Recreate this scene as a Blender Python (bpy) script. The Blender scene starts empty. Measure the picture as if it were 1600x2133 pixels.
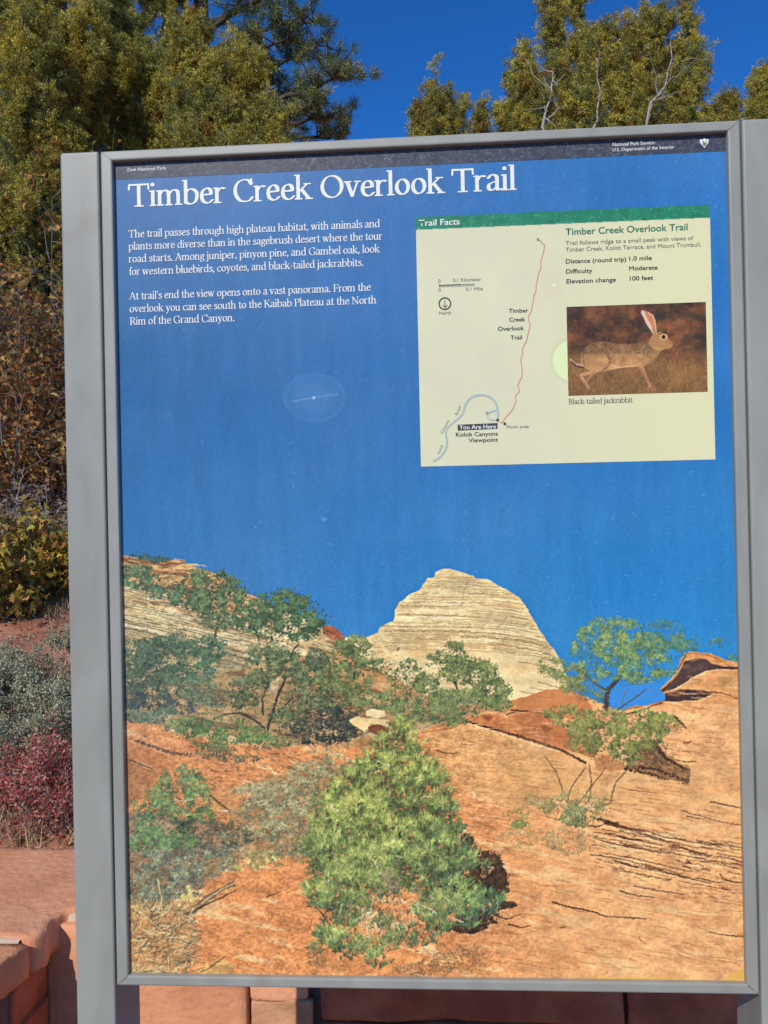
import bpy, bmesh, math, random
import numpy as np
from mathutils import Vector, Matrix, noise as mnoise
from mathutils.geometry import delaunay_2d_cdt

PI = math.pi
R = math.radians
scene = bpy.context.scene
COL = scene.collection

# ---------------------------------------------------------------- camera, sky, sun, exposure
CAM = Vector((0.01900, -1.17477, 1.49945))            # eye, metres; the panel stands in the plane y = 0
RIGHT = Vector((0.99792589, 0.06085952, -0.02097684))
DOWN = Vector((-0.02112432, 0.00178077, -0.99977527))
FWD = Vector((-0.06080849, 0.99814475, 0.0030627))
FPX = 1700.0                                           # focal length in units of a 1600 wide frame
cam_data = bpy.data.cameras.new("camera")
cam_data.sensor_fit = 'HORIZONTAL'
cam_data.sensor_width = 36.0
cam_data.lens = 36.0 * FPX / 1600.0
cam_data.clip_start = 0.02
cam_data.clip_end = 2000.0
cam = bpy.data.objects.new("camera", cam_data)
COL.objects.link(cam)
m = Matrix.Identity(4)
for i, v in enumerate((RIGHT, -DOWN, -FWD)):
    for j in range(3): m[j][i] = v[j]
m.translation = CAM
cam.matrix_world = m
scene.camera = cam

TO_SUN = Vector((-0.36, -1.0, 0.80)).normalized()
SUN_EL = math.asin(TO_SUN.z)
SUN_ROT = math.atan2(TO_SUN.x, TO_SUN.y)
world = bpy.data.worlds.new("World")
scene.world = world
world.use_nodes = True
wn, wl = world.node_tree.nodes, world.node_tree.links
wn.clear()
sky = wn.new('ShaderNodeTexSky'); sky.sky_type = 'NISHITA'
sky.sun_disc = False; sky.sun_elevation = SUN_EL; sky.sun_rotation = SUN_ROT
sky.altitude = 2400; sky.air_density = 1.0; sky.dust_density = 0.0; sky.ozone_density = 4.0
hsv = wn.new('ShaderNodeHueSaturation'); hsv.inputs['Saturation'].default_value = 1.18; hsv.inputs['Value'].default_value = 1.0
deep = wn.new('ShaderNodeVectorMath'); deep.operation = 'MULTIPLY'; deep.inputs[1].default_value = (0.40, 0.94, 1.36)   # thin high-plateau air
bg = wn.new('ShaderNodeBackground'); bg.inputs['Strength'].default_value = 0.115
wo = wn.new('ShaderNodeOutputWorld')
wl.new(sky.outputs[0], hsv.inputs['Color']); wl.new(hsv.outputs[0], deep.inputs[0]); wl.new(deep.outputs[0], bg.inputs['Color']); wl.new(bg.outputs[0], wo.inputs['Surface'])

sun_data = bpy.data.lights.new("sun", 'SUN')
sun_data.energy = 3.6; sun_data.angle = R(0.53); sun_data.color = (1.0, 0.95, 0.87)
sun = bpy.data.objects.new("sun", sun_data)
COL.objects.link(sun)
sun.rotation_euler = TO_SUN.to_track_quat('Z', 'Y').to_euler()
sun.location = (-4, -8, 12)

vs = scene.view_settings
vs.view_transform = 'Standard'; vs.look = 'None'; vs.exposure = 0.0; vs.gamma = 1.0; vs.use_curve_mapping = False
# ---------------------------------------------------------------- helpers
random.seed(4)
HR = np.random.default_rng(2024)


def at(px, py, D):
    """world point seen at (px, py) of a 1600 wide frame, D metres ahead of the eye"""
    return CAM + (FWD + RIGHT * ((px - 800.0) / FPX) + DOWN * ((py - 1066.5) / FPX)) * D


def on_panel(px, py, y=0.0):
    d = FWD + RIGHT * ((px - 800.0) / FPX) + DOWN * ((py - 1066.5) / FPX)
    t = (y - CAM.y) / d.y
    p = CAM + d * t
    return p.x, p.z


def art_of(x, z):
    """panel plane (arrays, metres) -> art units"""
    dx, dy, dz = x - CAM.x, -CAM.y, z - CAM.z
    a = dx * RIGHT.x + dy * RIGHT.y + dz * RIGHT.z
    b = dx * DOWN.x + dy * DOWN.y + dz * DOWN.z
    c = dx * FWD.x + dy * FWD.y + dz * FWD.z
    return a / c * FPX + 800.0, b / c * FPX + 1066.5


def tag(o, label=None, cat=None, group=None, kind=None):
    if label: o['label'] = label
    if cat: o['category'] = cat
    if group: o['group'] = group
    if kind: o['kind'] = kind
    return o


def empty(name, loc=(0, 0, 0), rz=0.0):
    o = bpy.data.objects.new(name, None); COL.objects.link(o)
    o.location = loc; o.rotation_euler = (0, 0, rz); o.empty_display_size = .1
    return o


def link_mesh(name, me, mats, parent=None):
    o = bpy.data.objects.new(name, me); COL.objects.link(o)
    for mt in (mats if isinstance(mats, (list, tuple)) else [mats]): me.materials.append(mt)
    if parent: o.parent = parent
    return o


class MB:
    """collects polygons (same-size batches) with per-vertex colour and builds ONE mesh"""
    def __init__(s): s.v = []; s.n = 0; s.polys = []; s.c = []; s.mi = []

    def add(s, V, F, col=(1, 1, 1), mi=0):
        V = np.asarray(V, float).reshape(-1, 3); F = np.asarray(F, int)
        s.v.append(V); s.polys.append(F + s.n); s.n += len(V)
        c = np.asarray(col, float)
        if c.ndim == 1: c = np.tile(c, (len(V), 1))
        s.c.append(c); s.mi.append(np.full(len(F), mi))

    def build(s, name, mats, parent=None, smooth=False, color=True, origin=None):
        me = bpy.data.meshes.new(name)
        V = np.concatenate(s.v)
        if origin is not None: V = V - np.asarray(origin, float)
        idx = np.concatenate([p.ravel() for p in s.polys])
        tot = np.concatenate([np.full(len(p), p.shape[1]) for p in s.polys])
        st = np.concatenate([[0], np.cumsum(tot)[:-1]])
        me.vertices.add(len(V)); me.vertices.foreach_set('co', V.ravel())
        me.loops.add(len(idx)); me.loops.foreach_set('vertex_index', idx.astype(np.int32))
        me.polygons.add(len(tot)); me.polygons.foreach_set('loop_start', st.astype(np.int32)); me.polygons.foreach_set('loop_total', tot.astype(np.int32))
        me.polygons.foreach_set('material_index', np.concatenate(s.mi).astype(np.int32))
        if smooth: me.polygons.foreach_set('use_smooth', np.ones(len(tot), bool))
        if color:
            a = me.color_attributes.new('tint', 'FLOAT_COLOR', 'POINT')
            c = np.concatenate(s.c); a.data.foreach_set('color', np.concatenate([c, np.ones((len(c), 1))], 1).astype(np.float32).ravel())
        me.update(); me.validate()
        return link_mesh(name, me, mats, parent)


def nrm(a): return a / (np.linalg.norm(a, axis=-1, keepdims=True) + 1e-9)


def add_leaves(mb, P, D, L, W, col, shape='diamond', bend=0.0):
    """one small blade per row: P start, D direction, L length, W width"""
    n = len(P)
    if n == 0: return
    D = nrm(D); rnd = HR.normal(size=(n, 3)); S = nrm(np.cross(D, rnd)); N = np.cross(S, D)
    L = np.broadcast_to(np.asarray(L, float), (n,))[:, None]; W = np.broadcast_to(np.asarray(W, float), (n,))[:, None]
    col = np.broadcast_to(col, (n, 3))
    if shape == 'tri':
        V = np.stack([P - S * W * .5, P + S * W * .5, P + D * L], 1); k = 3
    elif shape == 'diamond':
        V = np.stack([P, P + D * L * .45 + S * W * .5 + N * L * bend, P + D * L, P + D * L * .45 - S * W * .5 + N * L * bend], 1); k = 4
    else:   # lobed oak leaf
        prof = [(0, .04), (.22, .22), (.30, .12), (.48, .46), (.56, .2), (.74, .40), (.80, .16), (1.0, .05)]
        pts = [P + D * L * t + S * W * w + N * L * bend * math.sin(t * PI) + N * W * abs(w) * .5 for t, w in prof] + [P + D * L * t - S * W * w + N * L * bend * math.sin(t * PI) + N * W * abs(w) * .5 for t, w in prof[::-1]]
        V = np.stack(pts, 1); k = len(pts)
    F = np.arange(n * k).reshape(n, k)
    mb.add(V.reshape(-1, 3), F, np.repeat(col, k, 0))


def add_tube(mb, pts, r0, r1, col=(1, 1, 1), n=6):
    P = np.asarray([tuple(p) for p in pts], float); k = len(P)
    T = np.gradient(P, axis=0); T = nrm(T)
    ref = np.array([.31, .17, .93]) if abs(T[0][2]) < .8 else np.array([.9, .3, .1])
    A = nrm(np.cross(T, ref)); B = np.cross(T, A)
    rr = np.linspace(r0, r1, k)[:, None, None]
    an = np.arange(n) / n * 2 * PI
    V = P[:, None] + rr * (A[:, None] * np.cos(an)[None, :, None] + B[:, None] * np.sin(an)[None, :, None])
    i = np.arange(k - 1)[:, None]; j = np.arange(n)[None]
    F = np.stack([i * n + j, i * n + (j + 1) % n, (i + 1) * n + (j + 1) % n, (i + 1) * n + j], -1).reshape(-1, 4)
    mb.add(V.reshape(-1, 3), F, col)
    mb.add(np.concatenate([V[-1], P[-1:] + T[-1:] * r1]), np.array([[q, (q + 1) % n, n] for q in range(n)]), col)


def crooked(a, b, k=6, amp=.08):
    a, b = np.asarray(tuple(a), float), np.asarray(tuple(b), float)
    t = np.linspace(0, 1, k)[:, None]; L = np.linalg.norm(b - a)
    j = HR.normal(size=(k, 3)) * amp * L; j[0] = 0; j[-1] = 0
    j = np.cumsum(j, 0) * .5; j = j - t * j[-1]
    return a + (b - a) * t + j


# ---------------------------------------------------------------- materials
def srgb(r, g, b):
    f = lambda c: c / 12.92 if c <= .04045 else ((c + .055) / 1.055) ** 2.4
    return (f(r / 255), f(g / 255), f(b / 255), 1.0)


def new_mat(name, rough=.6, spec=.3):
    mt = bpy.data.materials.new(name); mt.use_nodes = True
    nt = mt.node_tree; b = nt.nodes['Principled BSDF']
    b.inputs['Roughness'].default_value = rough; b.inputs['Specular IOR Level'].default_value = spec
    return mt, nt, b


def tinted(name, mul=1.0, rough=.6, spec=.3, var=.25, scale=6.0, translucent=0.0):
    """colour attribute times a soft noise"""
    mt, nt, b = new_mat(name, rough, spec)
    a = nt.nodes.new('ShaderNodeAttribute'); a.attribute_name = 'tint'
    tc = nt.nodes.new('ShaderNodeTexCoord'); nz = nt.nodes.new('ShaderNodeTexNoise'); nz.inputs['Scale'].default_value = scale; nz.inputs['Detail'].default_value = 3
    nt.links.new(tc.outputs['Object'], nz.inputs['Vector'])
    mr = nt.nodes.new('ShaderNodeMapRange'); mr.inputs['From Min'].default_value = .25; mr.inputs['From Max'].default_value = .75
    mr.inputs['To Min'].default_value = mul * (1 - var); mr.inputs['To Max'].default_value = mul * (1 + var)
    nt.links.new(nz.outputs['Fac'], mr.inputs['Value'])
    vm = nt.nodes.new('ShaderNodeVectorMath'); vm.operation = 'SCALE'
    nt.links.new(a.outputs['Color'], vm.inputs[0]); nt.links.new(mr.outputs[0], vm.inputs['Scale'])
    nt.links.new(vm.outputs[0], b.inputs['Base Color'])
    if translucent:
        tr = nt.nodes.new('ShaderNodeBsdfTranslucent'); mx = nt.nodes.new('ShaderNodeMixShader'); mx.inputs[0].default_value = translucent
        nt.links.new(vm.outputs[0], tr.inputs['Color']); nt.links.new(b.outputs[0], mx.inputs[1]); nt.links.new(tr.outputs[0], mx.inputs[2])
        nt.links.new(mx.outputs[0], nt.nodes['Material Output'].inputs['Surface'])
    return mt


def noisy(name, stops, scale=8.0, detail=6, rough=.7, spec=.3, bump=.0, bscale=None, stretch=None, metallic=0.0, dist=.004, distort=0.0):
    """noise-driven colour ramp with optional bump, object coordinates"""
    mt, nt, b = new_mat(name, rough, spec); N, Lk = nt.nodes, nt.links
    b.inputs['Metallic'].default_value = metallic
    tc = N.new('ShaderNodeTexCoord'); mp = N.new('ShaderNodeMapping')
    if stretch: mp.inputs['Scale'].default_value = stretch
    Lk.new(tc.outputs['Object'], mp.inputs['Vector'])
    nz = N.new('ShaderNodeTexNoise'); nz.inputs['Scale'].default_value = scale; nz.inputs['Detail'].default_value = detail; nz.inputs['Distortion'].default_value = distort
    Lk.new(mp.outputs[0], nz.inputs['Vector'])
    cr = N.new('ShaderNodeValToRGB'); e = cr.color_ramp.elements
    while len(e) < len(stops): e.new(.5)
    for k, (p, c) in enumerate(stops): e[k].position = p; e[k].color = c if len(c) == 4 else (*c, 1)
    Lk.new(nz.outputs['Fac'], cr.inputs['Fac']); Lk.new(cr.outputs['Color'], b.inputs['Base Color'])
    if bump:
        n2 = N.new('ShaderNodeTexNoise'); n2.inputs['Scale'].default_value = bscale or scale * 4; n2.inputs['Detail'].default_value = 8
        Lk.new(mp.outputs[0], n2.inputs['Vector'])
        bp = N.new('ShaderNodeBump'); bp.inputs['Strength'].default_value = bump; bp.inputs['Distance'].default_value = dist
        Lk.new(n2.outputs['Fac'], bp.inputs['Height']); Lk.new(bp.outputs[0], b.inputs['Normal'])
    return mt


def flat_ink(name, rgb, mul=1.0, rough=.45):
    mt, nt, b = new_mat(name, rough, .25); N, Lk = nt.nodes, nt.links
    c = [v * mul for v in srgb(*rgb)[:3]]
    tc = N.new('ShaderNodeTexCoord'); nz = N.new('ShaderNodeTexNoise'); nz.inputs['Scale'].default_value = 260; nz.inputs['Detail'].default_value = 4
    Lk.new(tc.outputs['Object'], nz.inputs['Vector'])
    cr = N.new('ShaderNodeValToRGB'); e = cr.color_ramp.elements
    e[0].position = .25; e[0].color = (*[v * .88 for v in c], 1); e[1].position = .7; e[1].color = (*[min(1, v * 1.06) for v in c], 1)
    Lk.new(nz.outputs['Fac'], cr.inputs['Fac']); Lk.new(cr.outputs[0], b.inputs['Base Color'])
    return mt
# ---------------------------------------------------------------- serif lettering drawn with a broad nib
# unit = x-height; 'p' polyline, 'c' smooth curve, 'o' ellipse (cx, cy, rx, ry), 's' thin serif (x0, x1, y), 't' thin line, 'd' dot
ST = lambda x, t, b=.04: ('p', [(x, t), (x, b)])
GL = {
 'a': (.80, [('c', [(.13, .78), (.24, .95), (.42, .97), (.56, .86), (.58, .6)]), ('p', [(.58, .64), (.58, .14)]), ('c', [(.58, .2), (.62, .05), (.70, .04), (.78, .09)]), ('c', [(.57, .58), (.38, .52), (.18, .42), (.12, .24), (.20, .06), (.36, .05), (.57, .2)])]),
 'b': (.92, [ST(.17, 1.5, .08), ('c', [(.17, .72), (.34, .93), (.56, .94), (.76, .76), (.79, .48), (.72, .18), (.52, .03), (.32, .04), (.17, .14)]), ('s', .01, .17, 1.5)]),
 'c': (.79, [('c', [(.68, .78), (.58, .94), (.40, .95), (.20, .80), (.13, .5), (.20, .18), (.40, .03), (.58, .07), (.72, .22)])]),
 'd': (.94, [('c', [(.72, .76), (.58, .94), (.38, .94), (.18, .76), (.12, .46), (.20, .14), (.38, .03), (.56, .10), (.72, .26)]), ST(.72, 1.5), ('s', .57, .72, 1.5), ('s', .72, .90, .03)]),
 'e': (.80, [('t', [(.15, .55), (.66, .57)]), ('c', [(.66, .57), (.63, .80), (.52, .94), (.38, .95), (.2, .80), (.13, .5), (.2, .18), (.40, .03), (.58, .07), (.72, .22)])]),
 'f': (.52, [('c', [(.60, 1.38), (.53, 1.50), (.42, 1.50), (.30, 1.38), (.27, 1.1)]), ST(.27, 1.15), ('s', .07, .52, .95), ('s', .10, .46, .03)]),
 'g': (.82, [('o', .40, .65, .24, .29), ('c', [(.24, .36), (.17, .25), (.26, .15), (.50, .12), (.68, .02), (.68, -.22), (.48, -.38), (.24, -.36), (.10, -.22), (.15, -.04), (.30, .10)]), ('t', [(.60, .86), (.82, .93)])]),
 'h': (.95, [ST(.17, 1.5), ('c', [(.17, .66), (.36, .91), (.54, .94), (.68, .84), (.71, .6)]), ST(.71, .64), ('s', .01, .36, .03), ('s', .54, .90, .03), ('s', .01, .17, 1.5)]),
 'i': (.40, [ST(.19, .94), ('s', .03, .37, .03), ('s', .03, .19, .93), ('d', .18, 1.34, .12)]),
 'j': (.38, [('p', [(.19, .94), (.19, -.1)]), ('c', [(.19, -.06), (.16, -.3), (.02, -.42), (-.08, -.38)]), ('s', .03, .19, .93), ('d', .18, 1.34, .12)]),
 'k': (.92, [ST(.17, 1.5), ('t', [(.17, .42), (.64, .92)]), ('p', [(.36, .6), (.74, .05)]), ('s', .50, .84, .95), ('s', .58, .94, .03), ('s', .01, .36, .03), ('s', .01, .17, 1.5)]),
 'l': (.40, [ST(.19, 1.5), ('s', .03, .19, 1.5), ('s', .03, .37, .03)]),
 'm': (1.45, [ST(.17, .94), ('c', [(.17, .66), (.34, .91), (.50, .94), (.64, .84), (.67, .6)]), ST(.67, .64), ('c', [(.67, .66), (.86, .91), (1.04, .94), (1.17, .84), (1.20, .6)]), ST(1.20, .64), ('s', .01, .36, .03), ('s', .51, .85, .03), ('s', 1.04, 1.40, .03), ('s', .01, .17, .93)]),
 'n': (.95, [ST(.17, .94), ('c', [(.17, .66), (.36, .91), (.54, .94), (.68, .84), (.71, .6)]), ST(.71, .64), ('s', .01, .36, .03), ('s', .54, .90, .03), ('s', .01, .17, .93)]),
 'o': (.87, [('o', .43, .49, .31, .46)]),
 'p': (.92, [('p', [(.17, .94), (.17, -.43)]), ('c', [(.17, .72), (.34, .93), (.56, .94), (.76, .76), (.79, .48), (.72, .18), (.52, .03), (.32, .04), (.17, .14)]), ('s', .01, .38, -.43), ('s', .01, .17, .93)]),
 'q': (.92, [('c', [(.72, .76), (.58, .94), (.38, .94), (.18, .76), (.12, .46), (.20, .14), (.38, .03), (.56, .10), (.72, .26)]), ('p', [(.72, .94), (.72, -.43)]), ('s', .55, .9, -.43)]),
 'r': (.65, [ST(.17, .94), ('c', [(.17, .64), (.3, .86), (.44, .94), (.58, .89)]), ('s', .01, .38, .03), ('s', .01, .17, .93)]),
 's': (.67, [('c', [(.54, .78), (.44, .94), (.28, .95), (.15, .82), (.18, .66), (.36, .53), (.54, .38), (.56, .18), (.42, .03), (.24, .03), (.10, .20)])]),
 't': (.58, [('p', [(.25, 1.2), (.25, .2)]), ('c', [(.25, .26), (.29, .06), (.42, .03), (.55, .12)]), ('s', .06, .53, .95)]),
 'u': (.95, [('p', [(.17, .94), (.17, .3)]), ('c', [(.17, .36), (.22, .08), (.40, .04), (.58, .14), (.71, .3)]), ST(.71, .94), ('s', .01, .17, .93), ('s', .55, .71, .93), ('s', .71, .90, .03)]),
 'v': (.83, [('p', [(.14, .94), (.41, .05)]), ('t', [(.41, .05), (.69, .93)]), ('s', -.01, .33, .95), ('s', .54, .84, .95)]),
 'w': (1.24, [('p', [(.14, .94), (.38, .05)]), ('t', [(.38, .05), (.62, .93)]), ('p', [(.60, .93), (.84, .05)]), ('t', [(.84, .05), (1.09, .93)]), ('s', -.01, .33, .95), ('s', .94, 1.24, .95), ('s', .46, .7, .95)]),
 'y': (.83, [('p', [(.14, .94), (.43, .05)]), ('t', [(.70, .93), (.43, .05), (.33, -.22), (.20, -.40)]), ('d', .14, -.36, .10), ('s', -.01, .33, .95), ('s', .54, .84, .95)]),
 'A': (1.17, [('t', [(.12, .03), (.57, 1.40)]), ('p', [(.57, 1.40), (1.04, .03)]), ('t', [(.28, .48), (.86, .48)]), ('s', -.05, .32, .03), ('s', .82, 1.22, .03)]),
 'B': (1.02, [ST(.22, 1.38), ('c', [(.22, 1.38), (.55, 1.38), (.74, 1.24), (.70, .92), (.5, .77), (.22, .75)]), ('c', [(.22, .75), (.6, .75), (.84, .6), (.85, .25), (.6, .05), (.22, .04)]), ('s', .02, .3, .03), ('s', .02, .3, 1.38)]),
 'C': (1.16, [('c', [(1.02, 1.10), (.9, 1.32), (.66, 1.38), (.36, 1.28), (.16, .95), (.16, .5), (.36, .12), (.66, .02), (.92, .08), (1.06, .28)]), ('t', [(1.03, 1.40), (1.03, 1.06)])]),
 'F': (.95, [ST(.24, 1.38), ('s', .03, .92, 1.38), ('t', [(.91, 1.38), (.93, 1.08)]), ('s', .24, .74, .74), ('t', [(.74, .9), (.74, .58)]), ('s', .03, .48, .03)]),
 'G': (1.27, [('c', [(1.02, 1.10), (.9, 1.32), (.66, 1.38), (.36, 1.28), (.16, .95), (.16, .5), (.36, .12), (.66, .02), (.88, .06), (1.06, .16)]), ('t', [(1.03, 1.40), (1.03, 1.06)]), ST(1.06, .60, .10), ('s', .86, 1.22, .6)]),
 'K': (1.15, [ST(.24, 1.38), ('t', [(.26, .64), (.94, 1.36)]), ('p', [(.50, .84), (1.04, .04)]), ('s', .03, .46, .03), ('s', .03, .46, 1.38), ('s', .76, 1.12, 1.38), ('s', .84, 1.18, .03)]),
 'N': (1.28, [('t', [(.2, 1.38), (.2, .03)]), ('p', [(.2, 1.36), (1.04, .05)]), ('t', [(1.05, .03), (1.05, 1.38)]), ('s', .02, .24, 1.38), ('s', .02, .40, .03), ('s', .86, 1.24, 1.38)]),
 'O': (1.38, [('o', .69, .70, .53, .67)]),
 'P': (.96, [ST(.24, 1.38), ('c', [(.24, 1.38), (.58, 1.38), (.84, 1.24), (.84, .86), (.58, .66), (.24, .64)]), ('s', .03, .3, 1.38), ('s', .03, .50, .03)]),
 'R': (1.08, [ST(.24, 1.38), ('c', [(.24, 1.38), (.56, 1.38), (.80, 1.24), (.80, .9), (.56, .72), (.24, .70)]), ('p', [(.52, .72), (1.00, .05)]), ('s', .03, .3, 1.38), ('s', .03, .46, .03), ('s', .9, 1.14, .03)]),
 'T': (1.18, [ST(.59, 1.38), ('s', .05, 1.13, 1.36), ('s', .05, 1.13, 1.39), ('t', [(.06, 1.40), (.04, 1.08)]), ('t', [(1.12, 1.40), (1.14, 1.08)]), ('s', .36, .82, .03)]),
 'z': (.7, [('s', .1, .6, .93), ('t', [(.6, .93), (.1, .05)]), ('s', .1, .62, .04)]), 'x': (.84, [('p', [(.14, .94), (.7, .04)]), ('t', [(.68, .94), (.14, .04)])]),
 '-': (.50, [('s', .08, .44, .48), ('s', .08, .44, .52)]), '.': (.36, [('d', .17, .10, .13)]), ',': (.36, [('d', .17, .10, .13), ('t', [(.22, .08), (.19, -.1), (.09, -.22)])]),
 "'": (.30, [('d', .15, 1.36, .12), ('t', [(.20, 1.34), (.17, 1.18), (.08, 1.06)])]), ' ': (.40, []),
}


def crom(P, n=9):
    P = [np.array(p, float) for p in P]; Q = [2 * P[0] - P[1]] + P + [2 * P[-1] - P[-2]]; out = []
    for k in range(1, len(Q) - 2):
        for t in np.linspace(0, 1, n, endpoint=False):
            a, b, c, d = Q[k - 1:k + 3]
            out.append(.5 * ((2 * b) + (c - a) * t + (2 * a - 5 * b + 4 * c - d) * t * t + (3 * b - a - 3 * c + d) * t ** 3))
    return out + [P[-1]]


def hull(P):
    P = sorted(set(map(tuple, np.round(P, 6))))
    def half(P):
        h = []
        for p in P:
            while len(h) > 1 and (h[-1][0] - h[-2][0]) * (p[1] - h[-2][1]) - (h[-1][1] - h[-2][1]) * (p[0] - h[-2][0]) <= 0: h.pop()
            h.append(p)
        return h[:-1]
    return half(P) + half(P[::-1])


GCACHE = {}


def glyph(ch, w):
    if (ch, w) in GCACHE: return GCACHE[ch, w]
    adv, strokes = GL[ch]; polys = []
    th = R(14); n = 12; an = np.arange(n) / n * 2 * PI
    E = np.stack([np.cos(an) * w / 2, np.sin(an) * .075 / 2], 1)
    nib = np.stack([E[:, 0] * math.cos(th) - E[:, 1] * math.sin(th), E[:, 0] * math.sin(th) + E[:, 1] * math.cos(th)], 1)
    thin = np.stack([np.cos(an), np.sin(an)], 1) * (w * .25)
    def sweep(P, nb):
        for a, b in zip(P[:-1], P[1:]): polys.append(hull(np.concatenate([nb + a, nb + b])))
    for s in strokes:
        if s[0] == 'p': sweep([np.array(p, float) for p in s[1]], nib)
        elif s[0] == 'c': sweep(crom(s[1]), nib)
        elif s[0] == 't': sweep([np.array(p, float) for p in s[1]], thin * 1.05)
        elif s[0] == 'o':
            q = np.linspace(0, 2 * PI, 33); sweep([np.array((s[1] + s[3] * math.cos(t), s[2] + s[4] * math.sin(t))) for t in q], nib)
        elif s[0] == 's': sweep([np.array((s[1], s[3] + .0)), np.array((s[2], s[3] + .0))], thin * .85)
        elif s[0] == 'd': polys.append([(s[1] + s[3] * math.cos(t), s[2] + s[3] * math.sin(t)) for t in an])
    if not polys: GCACHE[ch, w] = (adv, None, None); return GCACHE[ch, w]
    V = []; F = []
    for p in polys: F.append(list(range(len(V), len(V) + len(p)))); V += [Vector(q) for q in p]
    r = delaunay_2d_cdt(V, [], F, 1, 1e-5)
    GCACHE[ch, w] = (adv, np.array([tuple(v) for v in r[0]]), np.array([f for f, of in zip(r[2], r[5]) if len(f) == 3 and len(of)]))
    return GCACHE[ch, w]


def serif_line(mb, text, px0, py, px1, y, w=.19, xh=.93):
    """set a line on the panel between two art abscissae (baseline py at its left end)"""
    x0, z = on_panel(px0, py)
    lo, hi = x0, x0 + 2
    for _ in range(40):
        mid = (lo + hi) / 2
        if art_of(np.array(mid), np.array(z))[0] < px1: lo = mid
        else: hi = mid
    W = lo - x0; tot = sum(GL[c][0] for c in text)
    s = W / tot; sy = s * xh; x = 0.0
    for c in text:
        adv, V, F = glyph(c, w)
        if V is not None:
            mb.add(np.stack([x0 + (x + V[:, 0]) * s, np.full(len(V), y), z + V[:, 1] * sy], 1), F)
        x += adv
    return s
# ---------------------------------------------------------------- printed picture (numpy painter, art units)
AX0, AY0, AS = 225.0, 262.0, 0.75
AW, AH = int((1572 - AX0) * AS), int((2062 - AY0) * AS)
rng = np.random.default_rng(11)


def vnoise(h, w, sy, sx, seed, octaves=4, gain=0.5):
    """value noise, sy/sx = cell size in canvas cells, range about 0..1"""
    r = np.random.default_rng(seed)
    out = np.zeros((h, w)); amp = 1.0; tot = 0.0
    for o in range(octaves):
        gy, gx = int(h / sy) + 3, int(w / sx) + 3
        L = r.random((gy, gx))
        yy = np.arange(h) / sy; xx = np.arange(w) / sx
        y0 = yy.astype(int); x0 = xx.astype(int)
        fy = yy - y0; fx = xx - x0
        fy = (fy * fy * (3 - 2 * fy))[:, None]; fx = (fx * fx * (3 - 2 * fx))[None, :]
        a = L[y0][:, x0]; b = L[y0][:, x0 + 1]; c = L[y0 + 1][:, x0]; d = L[y0 + 1][:, x0 + 1]
        out += amp * ((a * (1 - fx) + b * fx) * (1 - fy) + (c * (1 - fx) + d * fx) * fy)
        tot += amp; amp *= gain; sy = max(1.0, sy / 2); sx = max(1.0, sx / 2)
    return out / tot


def snoise(qy, qx, seed, octaves=3, gain=0.5):
    """value noise sampled at arbitrary coordinates (arrays)"""
    r = np.random.default_rng(seed); N = 256
    out = np.zeros(np.broadcast(qy, qx).shape); amp = 1; tot = 0
    for o in range(octaves):
        L = r.random((N, N))
        y0 = np.floor(qy).astype(int); x0 = np.floor(qx).astype(int)
        fy = qy - y0; fx = qx - x0
        fy = fy * fy * (3 - 2 * fy); fx = fx * fx * (3 - 2 * fx)
        y0 %= N; x0 %= N; y1 = (y0 + 1) % N; x1 = (x0 + 1) % N
        out = out + amp * ((L[y0, x0] * (1 - fx) + L[y0, x1] * fx) * (1 - fy) + (L[y1, x0] * (1 - fx) + L[y1, x1] * fx) * fy)
        tot += amp; amp *= gain; qy = qy * 2 + 17.3; qx = qx * 2 + 5.1
    return out / tot


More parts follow.
